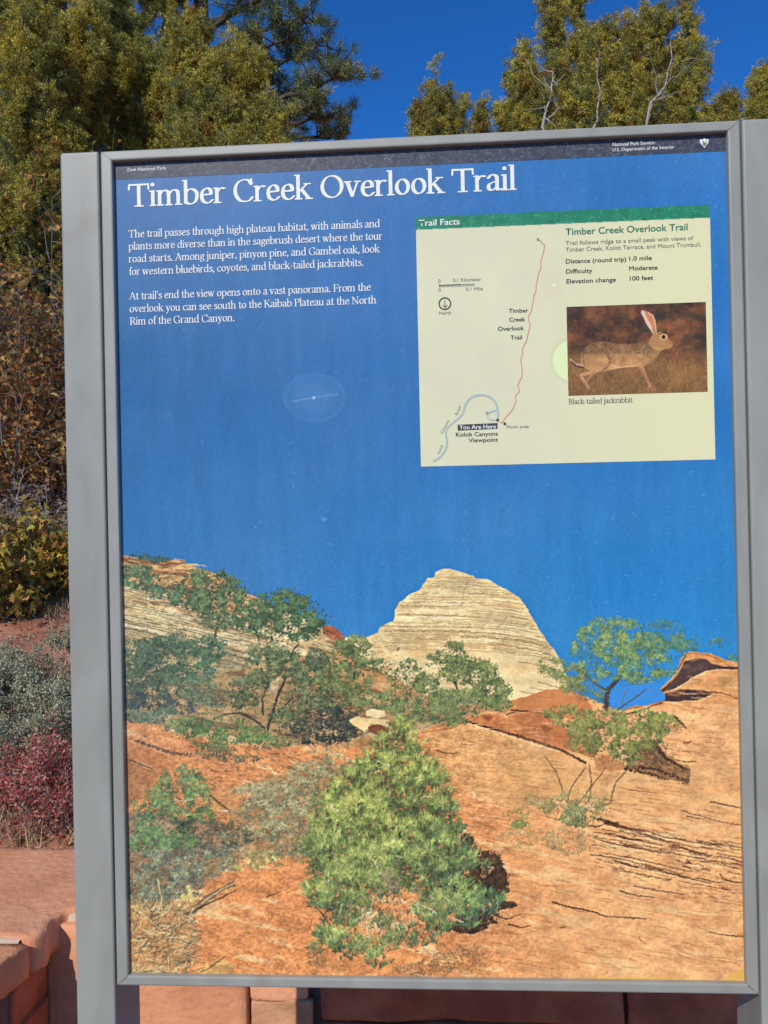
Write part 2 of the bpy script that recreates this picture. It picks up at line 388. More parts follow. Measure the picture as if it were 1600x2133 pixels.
class Art:
    def __init__(s, x0, y0, w, h, sc):
        s.x0, s.y0, s.w, s.h, s.sc = x0, y0, w, h, sc
        s.a = np.zeros((h, w, 3))
        s.X = (np.arange(w)[None, :] + 0.5) / sc + x0 + np.zeros((h, 1))
        s.Y = (np.arange(h)[:, None] + 0.5) / sc + y0 + np.zeros((1, w))
        s.st = {}

    def mask(s, pts, rough=0.0, seed=0, cell=8):
        P = np.array(pts, float)
        X, Y = s.X, s.Y
        i0 = max(0, int((P[:, 1].min() - s.y0) * s.sc) - 8); i1 = min(s.h, int((P[:, 1].max() - s.y0) * s.sc) + 8)
        j0 = max(0, int((P[:, 0].min() - s.x0) * s.sc) - 8); j1 = min(s.w, int((P[:, 0].max() - s.x0) * s.sc) + 8)
        M = np.zeros((s.h, s.w))
        if i1 <= i0 or j1 <= j0: return M
        acc = np.zeros((i1 - i0, j1 - j0))
        bx = X[i0:i1, j0:j1]; by = Y[i0:i1, j0:j1]
        if rough:
            bx = bx + (vnoise(i1 - i0, j1 - j0, cell, cell, seed, 3) - .5) * 2 * rough
            by = by + (vnoise(i1 - i0, j1 - j0, cell, cell, seed + 1, 3) - .5) * 2 * rough
        for ox, oy in ((-.2, -.2), (.25, .2), (.2, -.25), (-.25, .25)):
            px = bx + ox / s.sc; py = by + oy / s.sc
            ins = np.zeros(bx.shape, bool)
            for k in range(len(P)):
                x1, y1 = P[k]; x2, y2 = P[(k + 1) % len(P)]
                if y1 == y2: continue
                c = (y1 > py) != (y2 > py)
                ins ^= c & (px < (x2 - x1) * (py - y1) / (y2 - y1) + x1)
            acc += ins * .25
        M[i0:i1, j0:j1] = acc
        return M

    def blend(s, M, col):
        s.a = s.a * (1 - M[..., None]) + np.asarray(col) * M[..., None]

    def stamp(s, L, Wd, ang):
        k = (round(L * s.sc * 2), round(Wd * s.sc * 4), int(round(ang / (PI / 16))) % 16)
        if k in s.st: return s.st[k]
        l = max(.6, k[0] / 4); w = max(.3, k[1] / 8); a = k[2] * PI / 16
        R = int(math.ceil(max(l, w))) + 1
        yy, xx = np.mgrid[-R:R + 1, -R:R + 1]
        u = xx * math.cos(a) + yy * math.sin(a); v = -xx * math.sin(a) + yy * math.cos(a)
        m = np.clip(1.15 - np.abs(v) / (w + .35), 0, 1) * np.clip((l + .6 - np.abs(u)), 0, 1)
        s.st[k] = (R, m[..., None]); return s.st[k]

    def dab(s, x, y, L, Wd, ang, col, al=1.0):
        R, m = s.stamp(L, Wd, ang)
        j = int((x - s.x0) * s.sc); i = int((y - s.y0) * s.sc)
        if i - R < 0 or j - R < 0 or i + R + 1 > s.h or j + R + 1 > s.w: return
        t = s.a[i - R:i + R + 1, j - R:j + R + 1]
        t += (col - t) * (m * al)

    def line(s, pts, w, col, al=1.0, w2=None, jit=0.0):
        P = np.array(pts, float); w2 = w if w2 is None else w2
        col = np.array(col, float)
        seg = np.hypot(*np.diff(P, axis=0).T); tot = seg.sum(); done = 0
        for k in range(len(P) - 1):
            d = P[k + 1] - P[k]; a = math.atan2(d[1], d[0])
            n = max(1, int(seg[k] * s.sc / 1.2))
            for q in range(n):
                f = (q + .5) / n; c = P[k] + d * f
                t = (done + seg[k] * f) / tot
                ww = w + (w2 - w) * t
                s.dab(c[0] + rng.normal(0, jit + 1e-9), c[1] + rng.normal(0, jit + 1e-9), 2.6 / s.sc, ww, a, col, al)
            done += seg[k]

    def fields(s):
        if not hasattr(s, 'f1'):
            s.f1 = np.clip((vnoise(s.h, s.w, 15 * s.sc, 17 * s.sc, 601, 3, .55) - .5) * 1.9 + .5, 0, 1)
            s.f2 = np.clip((vnoise(s.h, s.w, 6 * s.sc, 7 * s.sc, 602, 2, .6) - .5) * 1.8 + .5, 0, 1)
            s.f3 = vnoise(s.h, s.w, 40 * s.sc, 44 * s.sc, 603, 2)

    def blob(s, cx, cy, rx, ry, n, dark, mid, light, L=5, Wd=1.8, clump=9, ang=None, lightdir=(-.3, -.95), base=.75, spread=1.0, under=.45, hole=.36):
        """foliage: fine dabs whose tone follows small noise clumps; dark first, bright tips last, ragged edge with gaps"""
        s.fields()
        dark, mid, light = (np.array(c, float) for c in (dark, mid, light))
        m = int(max(n * 2.3, rx * ry * .95))
        t = rng.random(m) * 2 * PI; r = np.sqrt(rng.random(m)) * (1 + np.abs(rng.normal(0, .13, m))) * (.86 + .34 * np.interp(np.sin(t * 3 + cx) + np.sin(t * 5 + cy), [-2, 2], [0, 1]))
        x = cx + rx * r * np.cos(t); y = cy + ry * r * np.sin(t)
        j = np.clip(((x - s.x0) * s.sc).astype(int), 0, s.w - 1); i = np.clip(((y - s.y0) * s.sc).astype(int), 0, s.h - 1)
        f1, f2 = s.f1[i, j], s.f2[i, j]
        keep = (f1 > hole * (.55 + .75 * r)) | (rng.random(m) < .12)
        up = -np.sin(t) * r * .5 - np.cos(t) * r * .12
        br = np.clip(.42 + .36 * (f2 - .45) + .46 * (f1 - .5) + .26 * up + rng.normal(0, .22, m), 0, 1)
        br[rng.random(m) < .10] = .05
        for q in np.argsort(br + rng.normal(0, .16, m)):
            if not keep[q]: continue
            b_ = br[q]
            c = dark + (mid - dark) * min(1, b_ * 2) if b_ < .5 else mid + (light - mid) * (b_ * 2 - 1)
            an = (rng.random() * PI if rng.random() < .5 else math.atan2(math.sin(t[q]) - .8, math.cos(t[q])) + rng.normal(0, .5)) if ang is None else ang + rng.normal(0, .5 * spread)
            k = rng.uniform(.45, 1.0)
            s.dab(x[q], y[q], L * k * .85, Wd * (.45 + .35 * rng.random()) * (1.35 if b_ < .3 else 1), an, c * rng.uniform(.88, 1.12), .85)


def C8(r, g, b): return np.array([r, g, b], float) / 255


def paint_landscape():
    A = Art(AX0, AY0, AW, AH, AS)
    X, Y = A.X, A.Y
    h, w = A.h, A.w
    # printed blue sky
    t = np.clip((Y - 330) / 1000, 0, 1)[..., None]
    u = np.clip((X - 240) / 1310, 0, 1)[..., None]
    top = C8(62, 111, 160) * (1 - u) + C8(58, 121, 180) * u
    midc = C8(56, 108, 153) * (1 - u) + C8(51, 119, 178) * u
    low = C8(62, 126, 176) * (1 - u) + C8(50, 138, 192) * u
    k = np.clip(t * 2, 0, 1); k2 = np.clip(t * 2 - 1, 0, 1)
    A.a = (top * (1 - k) + midc * k) * (1 - k2) + low * k2
    A.a *= 1 + (vnoise(h, w, 90, 14, 5, 4) - .5)[..., None] * .10 + (vnoise(h, w, 3, 2, 6, 2) - .5)[..., None] * .07
    A.a += ((vnoise(h, w, 120, 200, 7, 4) - .5)[..., None] * np.array([.10, .05, .02]))
    # far right rim bushes and left ridge
    def strata(M, base, dark, lite, qslope, curve, per, seed, thr=.36, thr2=.64, xl=70, amt=.9):
        q = (Y - qslope * X - curve) / per
        n = snoise(q + (snoise(Y / 40, X / 60, seed + 9) - .5) * 1.2, X / xl, seed, 3, .6)
        f = snoise(Y / 3.5, X / 5, seed + 4, 2)
        col = base * (1 + (snoise(Y / 30, X / 50, seed + 2)[..., None] - .5) * .25 + (f[..., None] - .5) * .16)
        dk = np.clip((thr - n) / .09, 0, 1)[..., None] * amt
        lt = np.clip((n - thr2) / .1, 0, 1)[..., None] * .8
        col = col * (1 - dk) + dark * dk
        col = col * (1 - lt) + lite * lt
        A.a = A.a * (1 - M[..., None]) + col * M[..., None]
    # distant dome
    dome = [(690, 1345), (722, 1328), (757, 1330), (787, 1317), (790, 1308), (806, 1298), (819, 1294), (823, 1278), (823, 1269), (831, 1257), (852, 1239), (875, 1229), (885, 1213), (889, 1204), (904, 1202), (908, 1192), (920, 1184.5), (936, 1184.5),
            (958, 1191), (984, 1199), (990, 1204), (1016, 1206), (1036, 1218), (1068, 1235), (1085, 1249), (1095, 1262), (1111, 1290), (1122, 1310), (1142, 1338), (1156, 1356), (1166, 1376), (1178, 1402), (1188, 1430), (1192, 1480), (690, 1520)]
    M = A.mask(dome, .8, 21, 5)
    cur = .02 * (X - 823) + .0008 * np.maximum(0, X - 990) ** 2
    strata(M, C8(234, 207, 157), C8(214, 182, 132), C8(241, 220, 174), 0, cur, 8, 31, .40, .66, 160, .6)
    dome_m = M
    sh = M * np.clip((X - 1010 - (1352 - Y) * -.0) / 120, 0, 1) * np.clip((Y - 1215) / 40, 0, 1) * np.clip((1352 - Y) / 30, 0, 1)
    A.blend(sh * .28, C8(186, 152, 110))
    low = M * np.clip((Y - cur - 1338) / 20, 0, 1) * .75
    cl = C8(234, 208, 158) * (1 + (vnoise(h, w, 14, 30, 33, 3)[..., None] - .5) * .18)
    A.a = A.a * (1 - low[..., None]) + cl * low[..., None]
    og = M * np.clip(snoise(Y / 45, X / 80, 35) * 2 - 1.05, 0, .5)
    A.blend(og, C8(222, 170, 112))
    for y0, x0, x1, wd in ((1252, 862, 1010, 1.1), (1262, 835, 935, 1.5), (1281, 826, 1000, 1.1), (1293, 900, 960, 2.0), (1233, 880, 1040, 1.1), (1219, 905, 985, 1.2),
                           (1217, 985, 1040, 1.6), (1309, 790, 1080, 1.3), (1318, 800, 1120, 1.2), (1334, 865, 910, 2.4), (1327, 960, 1140, 1.2), (1262, 1030, 1090, 1.2), (1300, 1020, 1120, 1.3), (1275, 1020, 1100, 1.2),
                           (1288, 1030, 1112, 1.6), (1341, 1020, 1146, 1.3), (1356, 1040, 1150, 1.2), (1370, 1080, 1160, 1.2), (1420, 1105, 1180, 1.2), (1405, 1120, 1180, 1.2), (1432, 1085, 1130, 1.3)):
        xs = np.linspace(x0, x1, 12)
        A.line([(x, y0 + .02 * (x - 823) + .0008 * max(0, x - 990) ** 2 + rng.normal(0, .5) - (4 if y0 > 1300 else 0)) for x in xs], wd, C8(150, 118, 86), .7, wd * .6, .25)
    for y0 in np.arange(1196, 1354, 4.6):
        x = rng.uniform(780, 830)
        while x < 1150:
            L = rng.uniform(30, 170); xs = np.linspace(x, x + L, max(3, int(L / 9)))
            P = [(q, y0 + .02 * (q - 823) + .0008 * max(0, q - 990) ** 2 + rng.normal(0, .45)) for q in xs]
            P = [(a, b) for a, b in P if M[min(A.h - 1, max(0, int((b - AY0) * AS))), min(A.w - 1, int((a - AX0) * AS))] > .9]
            if len(P) > 2:
                dk = rng.random() < .7; rt = max(0, min(1, (x - 980) / 100))
                A.line(P, rng.uniform(.6, 1.3) + .4 * rt, C8(176, 142, 102) * (1 - .2 * rt) if dk else C8(246, 230, 192), rng.uniform(.3, .75), .6, .25)
            x += L + rng.uniform(2, 22)
    A.line([(976, 1208), (966, 1232), (962, 1262)], 1.0, C8(170, 140, 105), .5)
    A.line([(1058, 1282), (1046, 1300), (1034, 1306)], 1.0, C8(160, 130, 98), .6)
    for _ in range(230):
        x, y = rng.uniform(712, 830), rng.uniform(1335, 1400)
        A.dab(x, y, rng.uniform(4, 12), 1.1, .1 + rng.normal(0, .15), (C8(178, 118, 78), C8(226, 192, 146), C8(196, 140, 92))[rng.integers(3)], .7)
    A.dab(828, 1353, 7, 3, 1.3, C8(112, 118, 74)); A.dab(831, 1350, 6, 3, 1.9, C8(128, 128, 84))
    # left ridge
    ridge = [(240, 1157), (262, 1157), (290, 1163), (320, 1170), (345, 1167), (372, 1166), (388, 1173), (402, 1181), (440, 1192), (470, 1207), (500, 1231), (540, 1247), (566, 1262),
             (600, 1275), (670, 1302), (690, 1303), (704, 1312), (716, 1325), (722, 1334), (780, 1400), (860, 1470), (860, 1560), (240, 1560)]
    M = A.mask(ridge, 2.0, 41, 6)
    strata(M, C8(207, 177, 128), C8(140, 112, 80), C8(231, 208, 165), .27, 0, 11, 43, .42, .60, 60)
    upper = A.mask([(240, 1150), (400, 1160), (560, 1260), (470, 1285), (380, 1255), (240, 1196)], 6, 45, 20)
    strata(M * upper, C8(204, 156, 104), C8(128, 92, 64), C8(226, 192, 144), .07, 0, 8, 47, .42, .62, 50)
    for _ in range(420):
        x = rng.uniform(252, 640); y = 1290 + .27 * (x - 252) + rng.uniform(-70, 40)
        if Y[0, 0] < 0 or y < 1205 + .33 * (x - 252): continue
        A.dab(x, y, rng.uniform(5, 22), rng.uniform(.8, 1.8), .26 + rng.normal(0, .05), (C8(138, 112, 82), C8(150, 124, 92), C8(240, 220, 180), C8(236, 214, 172), C8(182, 152, 108))[rng.integers(5)], .75)
    for y0 in np.arange(1200, 1372, 5.5):
        x = rng.uniform(246, 262)
        while x < 640:
            L = rng.uniform(26, 130); xs = np.linspace(x, x + L, 7)
            P = [(q, y0 + .20 * (q - 255) + .00012 * (q - 255) ** 2 + rng.normal(0, .8)) for q in xs]
            if P[0][1] > 1205 + .42 * (x - 252):
                wd = rng.uniform(1.2, 3.4)
                A.line(P, wd, (C8(226, 206, 160), C8(216, 192, 144), C8(208, 178, 126))[rng.integers(3)], rng.uniform(.4, .9), wd * .5, .4)
                if rng.random() < .7: A.line([(a_, b_ + wd + .8) for a_, b_ in P], rng.uniform(.9, 2.2), (C8(116, 108, 88), C8(140, 122, 92), C8(96, 98, 84))[rng.integers(3)], rng.uniform(.5, .9), .7, .6)
            x += L + rng.uniform(0, 26)
    for _ in range(150):
        x = rng.uniform(256, 410); y = rng.uniform(1160, 1225)
        if y < 1164 + .45 * max(0, x - 372): continue
        A.line([(x, y), (x + rng.uniform(10, 36), y + rng.uniform(0, 4))], rng.uniform(.8, 2.2), (C8(214, 164, 112), C8(128, 92, 66), C8(228, 194, 142), C8(198, 138, 88))[rng.integers(4)], .7, .6, .4)
    for q in range(9):
        o = q * 3.2; A.line([(478, 1226 + o), (510, 1237 + o), (560, 1258 + o * 1.1)], 1.4, (C8(222, 176, 122), C8(136, 102, 74), C8(232, 200, 150))[q % 3], .75, 1, .5)
    A.line([(257, 1302), (300, 1309), (360, 1327), (440, 1347), (530, 1372)], 3.6, C8(228, 212, 176), .8, 2.4, .8)
    A.line([(257, 1308), (300, 1315), (360, 1333), (440, 1353), (530, 1378)], 1.6, C8(112, 96, 78), .8, 1.2, .6)
    A.line([(620, 1330), (660, 1342), (700, 1356)], 3.2, C8(226, 204, 160), .8, 2)
    A.blend(A.mask([(672, 1302), (690, 1303), (704, 1311), (717, 1326), (716, 1334), (690, 1332), (672, 1318)], 1.5, 51), C8(168, 104, 76))
    A.line([(676, 1312), (700, 1322), (712, 1334)], 1.4, C8(120, 70, 54), .7)
    # mid slope: orange and cream rock between trees
    mid = A.mask([(240, 1425), (330, 1430), (430, 1410), (560, 1380), (700, 1360), (800, 1400), (870, 1440), (1000, 1500), (1100, 1500), (1100, 1640), (240, 1640)], 8, 55, 25)
    strata(mid, C8(206, 156, 104), C8(140, 100, 68), C8(226, 192, 142), .2, 0, 13, 57, .38, .62, 70)
    # foreground: weathered orange rock and soil
    gr = A.mask([(240, 1490), (330, 1500), (420, 1540), (560, 1560), (700, 1545), (884, 1526), (960, 1470), (1075, 1462), (1100, 1451), (1135, 1438), (1180, 1434), (1222, 1452), (1290, 1480), (1325, 1470),
                 (1340, 1471), (1373, 1462), (1373, 1437), (1408, 1405), (1425, 1362), (1456, 1359), (1482, 1362), (1505, 1374), (1541, 1381), (1580, 1385), (1580, 2070), (240, 2070)], 1.5, 61, 6)
    nr = np.clip((X - 900) / 400, 0, 1)[..., None]
    base = C8(222, 146, 94) * (1 - nr) + C8(240, 178, 124) * nr
    strata(gr, base, C8(202, 132, 84), C8(244, 194, 142), .19, 0, 22, 63, .30, .62, 130, .5)
    # right upper blocks
    soft = A.mask([(1190, 1575), (1560, 1600), (1560, 1700), (1300, 1680), (1060, 1640), (1060, 1560)], 15, 64, 30) * .55
    A.blend(soft * gr, C8(226, 172, 116))
    A.blend(A.mask([(884, 1526), (940, 1517), (964, 1505), (1045, 1523), (1120, 1546), (1168, 1560), (1230, 1600), (1200, 1660), (1080, 1690), (1000, 1660), (930, 1620)], 5, 65, 12) * .8, C8(221, 166, 110))
    A.line([(884, 1526), (915, 1521), (940, 1517), (964, 1506)], 1.2, C8(150, 96, 60), .5)
    up = A.mask([(1056, 1480), (1060, 1470), (1066, 1459), (1099, 1450), (1135, 1437), (1180, 1434), (1222, 1452), (1244, 1500), (1100, 1492)], 1.5, 66)
    A.blend(up, C8(206, 132, 84))
    A.line([(1058, 1478), (1090, 1482), (1120, 1484), (1150, 1494)], 3.0, C8(96, 52, 34), .85, 1.5)
    slab = A.mask([(970, 1499), (988, 1488), (1030, 1487), (1057, 1494), (1075, 1485), (1111, 1481), (1132, 1487), (1150, 1496), (1180, 1520), (1240, 1540), (1240, 1580), (1168, 1558), (1120, 1545), (1045, 1522)], 1.2, 67)
    strata(slab, C8(196, 122, 78), C8(150, 88, 54), C8(212, 146, 98), .12, 0, 12, 68, .36, .7, 60)
    A.line([(970, 1501), (1000, 1511), (1045, 1523), (1085, 1536), (1120, 1546), (1170, 1562), (1220, 1590)], 3.6, C8(62, 38, 36), .9, 5.5, .5)
    A.line([(972, 1506), (1045, 1529), (1120, 1552), (1165, 1566)], 1.3, C8(238, 206, 164), .7)
    A.line([(1036, 1487), (1056, 1483), (1064, 1476), (1056, 1471), (1040, 1476)], 5, C8(206, 146, 96), .9)
    A.line([(1056, 1489), (1075, 1482), (1100, 1480)], 3, C8(70, 44, 40), .8, 1)
    blk = A.mask([(1372, 1440), (1395, 1418), (1410, 1396), (1416, 1379), (1427, 1359), (1448, 1358), (1481, 1361), (1496, 1367), (1517, 1378), (1560, 1381), (1560, 1470), (1373, 1462)], .6, 69)
    strata(blk, C8(222, 156, 102), C8(180, 116, 72), C8(238, 186, 132), .03, 0, 10, 169, .32, .66, 60, .7)
    A.blend(A.mask([(1372, 1440), (1395, 1420), (1412, 1406), (1425, 1378), (1436, 1376), (1455, 1371), (1472, 1374), (1483, 1383), (1504, 1388), (1560, 1391), (1560, 1395), (1517, 1394), (1494, 1394), (1472, 1397), (1444, 1410), (1423, 1425), (1399, 1438), (1374, 1443)], .8, 70), C8(88, 66, 62))
    for _ in range(60):
        x = rng.uniform(1400, 1480); A.dab(x, 1438 - (x - 1374) * .42 - rng.uniform(2, 18), rng.uniform(2, 6), 1, -.5 + rng.normal(0, .3), C8(136, 104, 90), .35)
    A.line([(1376, 1437), (1398, 1417), (1414, 1402)], 2.4, C8(204, 134, 88), .9, 1.4); A.line([(1412, 1396), (1420, 1380), (1430, 1362)], 2.2, C8(120, 76, 56), .8, 1.4)
    A.line([(1430, 1361), (1470, 1363), (1500, 1373)], 1.2, C8(158, 100, 66), .8); A.line([(1440, 1378), (1456, 1372), (1472, 1372)], 1.6, C8(196, 126, 80), .8)
    A.line([(1376, 1444), (1400, 1439), (1424, 1426), (1446, 1411), (1474, 1398), (1496, 1395), (1556, 1397)], 1.4, C8(240, 200, 156), .8)
    A.blend(A.mask([(1373, 1450), (1392, 1442), (1416, 1436), (1447, 1436), (1480, 1441), (1484, 1446), (1455, 1458), (1430, 1460), (1395, 1462), (1380, 1459)], .8, 72), C8(80, 58, 54))
    A.line([(1376, 1447), (1396, 1441), (1416, 1435), (1440, 1434)], 1.6, C8(210, 144, 96), .9); A.line([(1420, 1447), (1440, 1446)], 1.4, C8(140, 104, 88), .6)
    A.line([(1481, 1441), (1504, 1443), (1530, 1453), (1560, 1460)], 2.2, C8(112, 76, 58), .8, 1.2)
    A.line([(1384, 1463), (1420, 1462), (1456, 1460), (1484, 1448)], 1.4, C8(240, 200, 156), .8)
    for x, y, l in ((1500, 1412, 7), (1520, 1420, 9), (1535, 1412, 8), (1510, 1424, 8), (1420, 1425, 8), (1460, 1420, 12)): A.dab(x, y, l, 1.2, .05, C8(160, 120, 76), .6)
    A.blend(np.exp(-((X - 1512) ** 2 / 300 + (Y - 1420) ** 2 / 120)) * .7, C8(140, 110, 68))
    A.line([(1295, 1480), (1330, 1472), (1360, 1466), (1385, 1460)], 5, C8(190, 116, 72), .9, 2)
    A.line([(1300, 1489), (1335, 1480), (1360, 1470), (1380, 1464)], 2.6, C8(88, 52, 42), .9, 1.2)
    # cracks and bedding in the right-hand rock
    for _ in range(240):
        x = rng.uniform(1240, 1556); y = rng.uniform(1470, 1640)
        A.dab(x, y, rng.uniform(3, 14), rng.uniform(.6, 1.2), .06 + rng.normal(0, .1), (C8(156, 98, 60), C8(168, 108, 68), C8(232, 182, 130))[rng.integers(3)], .6)
    cr = [([(1404, 1492), (1416, 1503), (1430, 1517)], 5.5, 1), ([(1385, 1579), (1415, 1585), (1450, 1587)], 1.8, .8), ([(1424, 1548), (1440, 1546)], 3, 1),
          ([(1200, 1709), (1240, 1722), (1265, 1716), (1300, 1730)], 2, .8), ([(1262, 1712), (1300, 1724), (1360, 1744), (1405, 1760), (1450, 1776), (1482, 1783)], 5.2, .9),
          ([(1240, 1746), (1270, 1757), (1310, 1764)], 1.8, .8), ([(1275, 1790), (1310, 1802), (1370, 1814), (1440, 1830), (1482, 1840)], 3.6, .85), ([(1345, 1806), (1380, 1812)], 5, .8),
          ([(1310, 1645), (1370, 1652)], 1.2, .5), ([(1430, 1700), (1460, 1706)], 1.8, .8), ([(1480, 1670), (1520, 1678), (1556, 1686)], 2.2, .8), ([(1420, 1689), (1500, 1712), (1556, 1722)], 1.3, .6),
          ([(1450, 1750), (1500, 1760), (1556, 1768)], 1.6, .7), ([(1500, 1820), (1508, 1832), (1530, 1838), (1556, 1838)], 2.4, .8), ([(1505, 1850), (1530, 1860)], 2.4, .8), ([(1320, 1845), (1370, 1855), (1425, 1863)], 2.0, .8),
          ([(1290, 1856), (1330, 1866), (1365, 1869)], 2.0, .8), ([(1150, 1879), (1180, 1888), (1230, 1898), (1260, 1908), (1300, 1911), (1348, 1914)], 2.6, .85), ([(1478, 1941), (1510, 1947), (1556, 1952)], 2.6, .85),
          ([(1166, 1933), (1180, 1930)], 2, .7), ([(1330, 1953), (1345, 1968)], 1, .5), ([(1060, 1925), (1085, 1932), (1105, 1930)], 2.6, .8), ([(1030, 1905), (1055, 1915), (1085, 1905)], 2, .7),
          ([(1300, 1760), (1360, 1772), (1395, 1778), (1400, 1762)], 1.8, .7), ([(1430, 1790), (1440, 1798), (1415, 1800)], 2, .7), ([(1230, 1780), (1300, 1790)], 1.5, .6), ([(1240, 1662), (1280, 1668)], 1, .5)]
    for P, wd, al in cr: A.line(P, wd * 1.25, C8(78, 48, 38), al, wd * .5, .5)
    for P, wd, al in cr[4:14]: A.line([(x + 2, y + wd * 1.1 + 1) for x, y in P], 1.1, C8(240, 204, 158), al * .6)
    for _ in range(330):
        x = rng.uniform(1240, 1556); y = rng.uniform(1740, 1885)
        if y < 1730 + .2 * (x - 1240) or y > 1820 + .3 * (x - 1240): continue
        A.dab(x, y, rng.uniform(4, 20), rng.uniform(.7, 1.5), .19 + rng.normal(0, .05), (C8(120, 76, 48), C8(150, 96, 60), C8(226, 172, 120), C8(104, 64, 46))[rng.integers(4)], .7)
    for _ in range(160):
        x = rng.uniform(1030, 1556); y = rng.uniform(1580, 2010)
        A.dab(x, y, rng.uniform(2, 16), .9, .17 + rng.normal(0, .12), (C8(166, 106, 64), C8(180, 118, 74), C8(232, 184, 134))[rng.integers(3)], .5)
    for _ in range(1150):
        x = rng.uniform(890, 1556); y = rng.uniform(1400, 2015)
        if gr[int((y - AY0) * AS), int((x - AX0) * AS)] < .9 or (x < 1380 and y < 1600 and x > 1150): continue
        sl = .10 + .12 * np.clip((y - 1500) / 200, 0, 1)
        A.line([(x, y), (x + rng.uniform(6, 14), y + 10 * sl + rng.normal(0, .7)), (x + rng.uniform(16, 46), y + 28 * sl + rng.normal(0, 1))], rng.uniform(.6, 1.6), (C8(176, 112, 70), C8(192, 128, 82), C8(244, 196, 146), C8(238, 186, 134), C8(206, 140, 92))[rng.integers(5)], rng.uniform(.3, .75), .6)
    pt = np.clip(snoise(Y / 22, X / 60, 171, 3) * 3 - 1.75, 0, 1) * gr * np.clip((X - 1000) / 200, 0, 1) * .45
    A.blend(pt, C8(196, 126, 80))
    pt = np.clip(snoise(Y / 26, X / 70, 172, 3) * 3 - 1.75, 0, 1) * gr * np.clip((X - 900) / 200, 0, 1) * .5
    A.blend(pt, C8(244, 190, 138))
    for x, y, l in ((932, 1537, 3), (965, 1540, 3.5), (950, 1545, 2.5), (912, 1562, 4)): A.dab(x, y, l, l * .8, .2, C8(118, 76, 56), .85)
    A.line([(908, 1562), (930, 1570), (952, 1568)], 2, C8(128, 82, 58), .8); A.line([(952, 1590), (990, 1600), (1040, 1598)], 1.2, C8(196, 134, 88), .6)
    for _ in range(420):
        x = rng.uniform(255, 640); y = rng.uniform(1530, 1720)
        A.dab(x, y, rng.uniform(2, 10), rng.uniform(.7, 1.6), .35 + rng.normal(0, .25), (C8(170, 106, 68), C8(112, 88, 66), C8(222, 160, 110), C8(140, 118, 84), C8(88, 84, 70))[rng.integers(5)], .6)
    # left rock shelves
    A.blend(A.mask([(250, 1540), (300, 1556), (345, 1574), (370, 1590), (340, 1606), (290, 1588), (250, 1572)], 2, 75) * .8, C8(188, 120, 76))
    A.blend(A.mask([(250, 1582), (290, 1592), (330, 1612), (330, 1650), (262, 1680), (250, 1680)], 2, 76) * .85, C8(178, 118, 76))
    A.line([(255, 1578), (290, 1590), (318, 1602)], 1.8, C8(80, 60, 50), .85); A.line([(285, 1586), (320, 1600)], 1, C8(214, 190, 150), .7)
    A.line([(282, 1542), (320, 1556), (365, 1570), (400, 1572)], 6, C8(92, 82, 70), .75, 4, 1.5)
    A.blend(A.mask([(420, 1642), (440, 1630), (480, 1650), (510, 1664), (506, 1685), (480, 1700), (450, 1690)], 1.5, 77), C8(208, 146, 96))
    A.line([(436, 1655), (452, 1670), (480, 1690)], 5, C8(110, 90, 60), .8); A.line([(455, 1688), (478, 1690)], 3, C8(226, 208, 178), .8)
    for _ in range(330):
        x = rng.uniform(400, 680); y = rng.uniform(1545, 1650)
        A.dab(x, y, rng.uniform(4, 16), rng.uniform(.8, 1.8), .32 + rng.normal(0, .15), (C8(122, 82, 58), C8(100, 76, 58), C8(216, 160, 110), C8(204, 140, 92), C8(150, 120, 86))[rng.integers(5)], .75)
    for _ in range(95):
        x = rng.uniform(1230, 1540); y = rng.uniform(1700, 1860)
        if y < 1690 + .22 * (x - 1230) or y > 1800 + .26 * (x - 1230): continue
        L = rng.uniform(25, 95); xs = np.linspace(x, min(1556, x + L), 6)
        A.line([(q, y + .20 * (q - x) + rng.normal(0, 1.1)) for q in xs], rng.uniform(1.0, 3.0), (C8(96, 60, 44), C8(128, 80, 54), C8(110, 70, 50))[rng.integers(3)], rng.uniform(.45, .85), .6, .5)
        if rng.random() < .6: A.line([(q, y + 3 + .20 * (q - x)) for q in xs], 1.3, C8(250, 206, 156), .55, .8, .4)
    # soil specks
    for _ in range(1100):
        x = rng.uniform(380, 1080); y = rng.uniform(1800, 2030)
        if x > 700 and y < 1940: continue
        d = rng.random()
        A.dab(x, y, rng.uniform(1, 4), rng.uniform(.7, 1.5), rng.random() * PI, (C8(150, 90, 56), C8(170, 106, 68), C8(120, 74, 52), C8(228, 166, 116))[rng.integers(4)], .7)
    A.blend(A.mask([(400, 1945), (470, 1915), (600, 1945), (560, 1970), (430, 1985)], 8, 79, 15) * .5, C8(220, 148, 96))
    A.blend(A.mask([(395, 2036), (420, 2015), (450, 1998), (472, 2000), (490, 2014), (470, 2036)], 3, 80) * .8, C8(220, 174, 110))
    A.line([(400, 2034), (430, 2020), (452, 2004), (470, 1992)], 1.8, C8(110, 80, 56), .7)
    A.blend(A.mask([(255, 1330), (420, 1330), (560, 1380), (700, 1390), (760, 1440), (1040, 1440), (1040, 1480), (880, 1520), (740, 1560), (560, 1540), (420, 1520), (255, 1500)], 14, 145, 24) * .5 * (.5 + .5 * snoise(Y / 10, X / 14, 146, 2)), C8(118, 114, 86))
    # ---- trees of the middle distance
    DG, MG, LG = C8(44, 60, 50), C8(80, 102, 72), C8(142, 154, 102)
    OG, OL = C8(98, 114, 70), C8(150, 154, 92)
    def tree(lst, d=DG, m=MG, l=LG, L=5, Wd=1.8, dens=.75, clump=8):
        for cx, cy, rx, ry in lst: A.blob(cx, cy, rx, ry, int(rx * ry * dens), d, m, l, L, Wd, clump)
    tree([(290, 1159, 20, 8), (330, 1166, 20, 7)], DG, C8(62, 96, 92), C8(84, 118, 96))
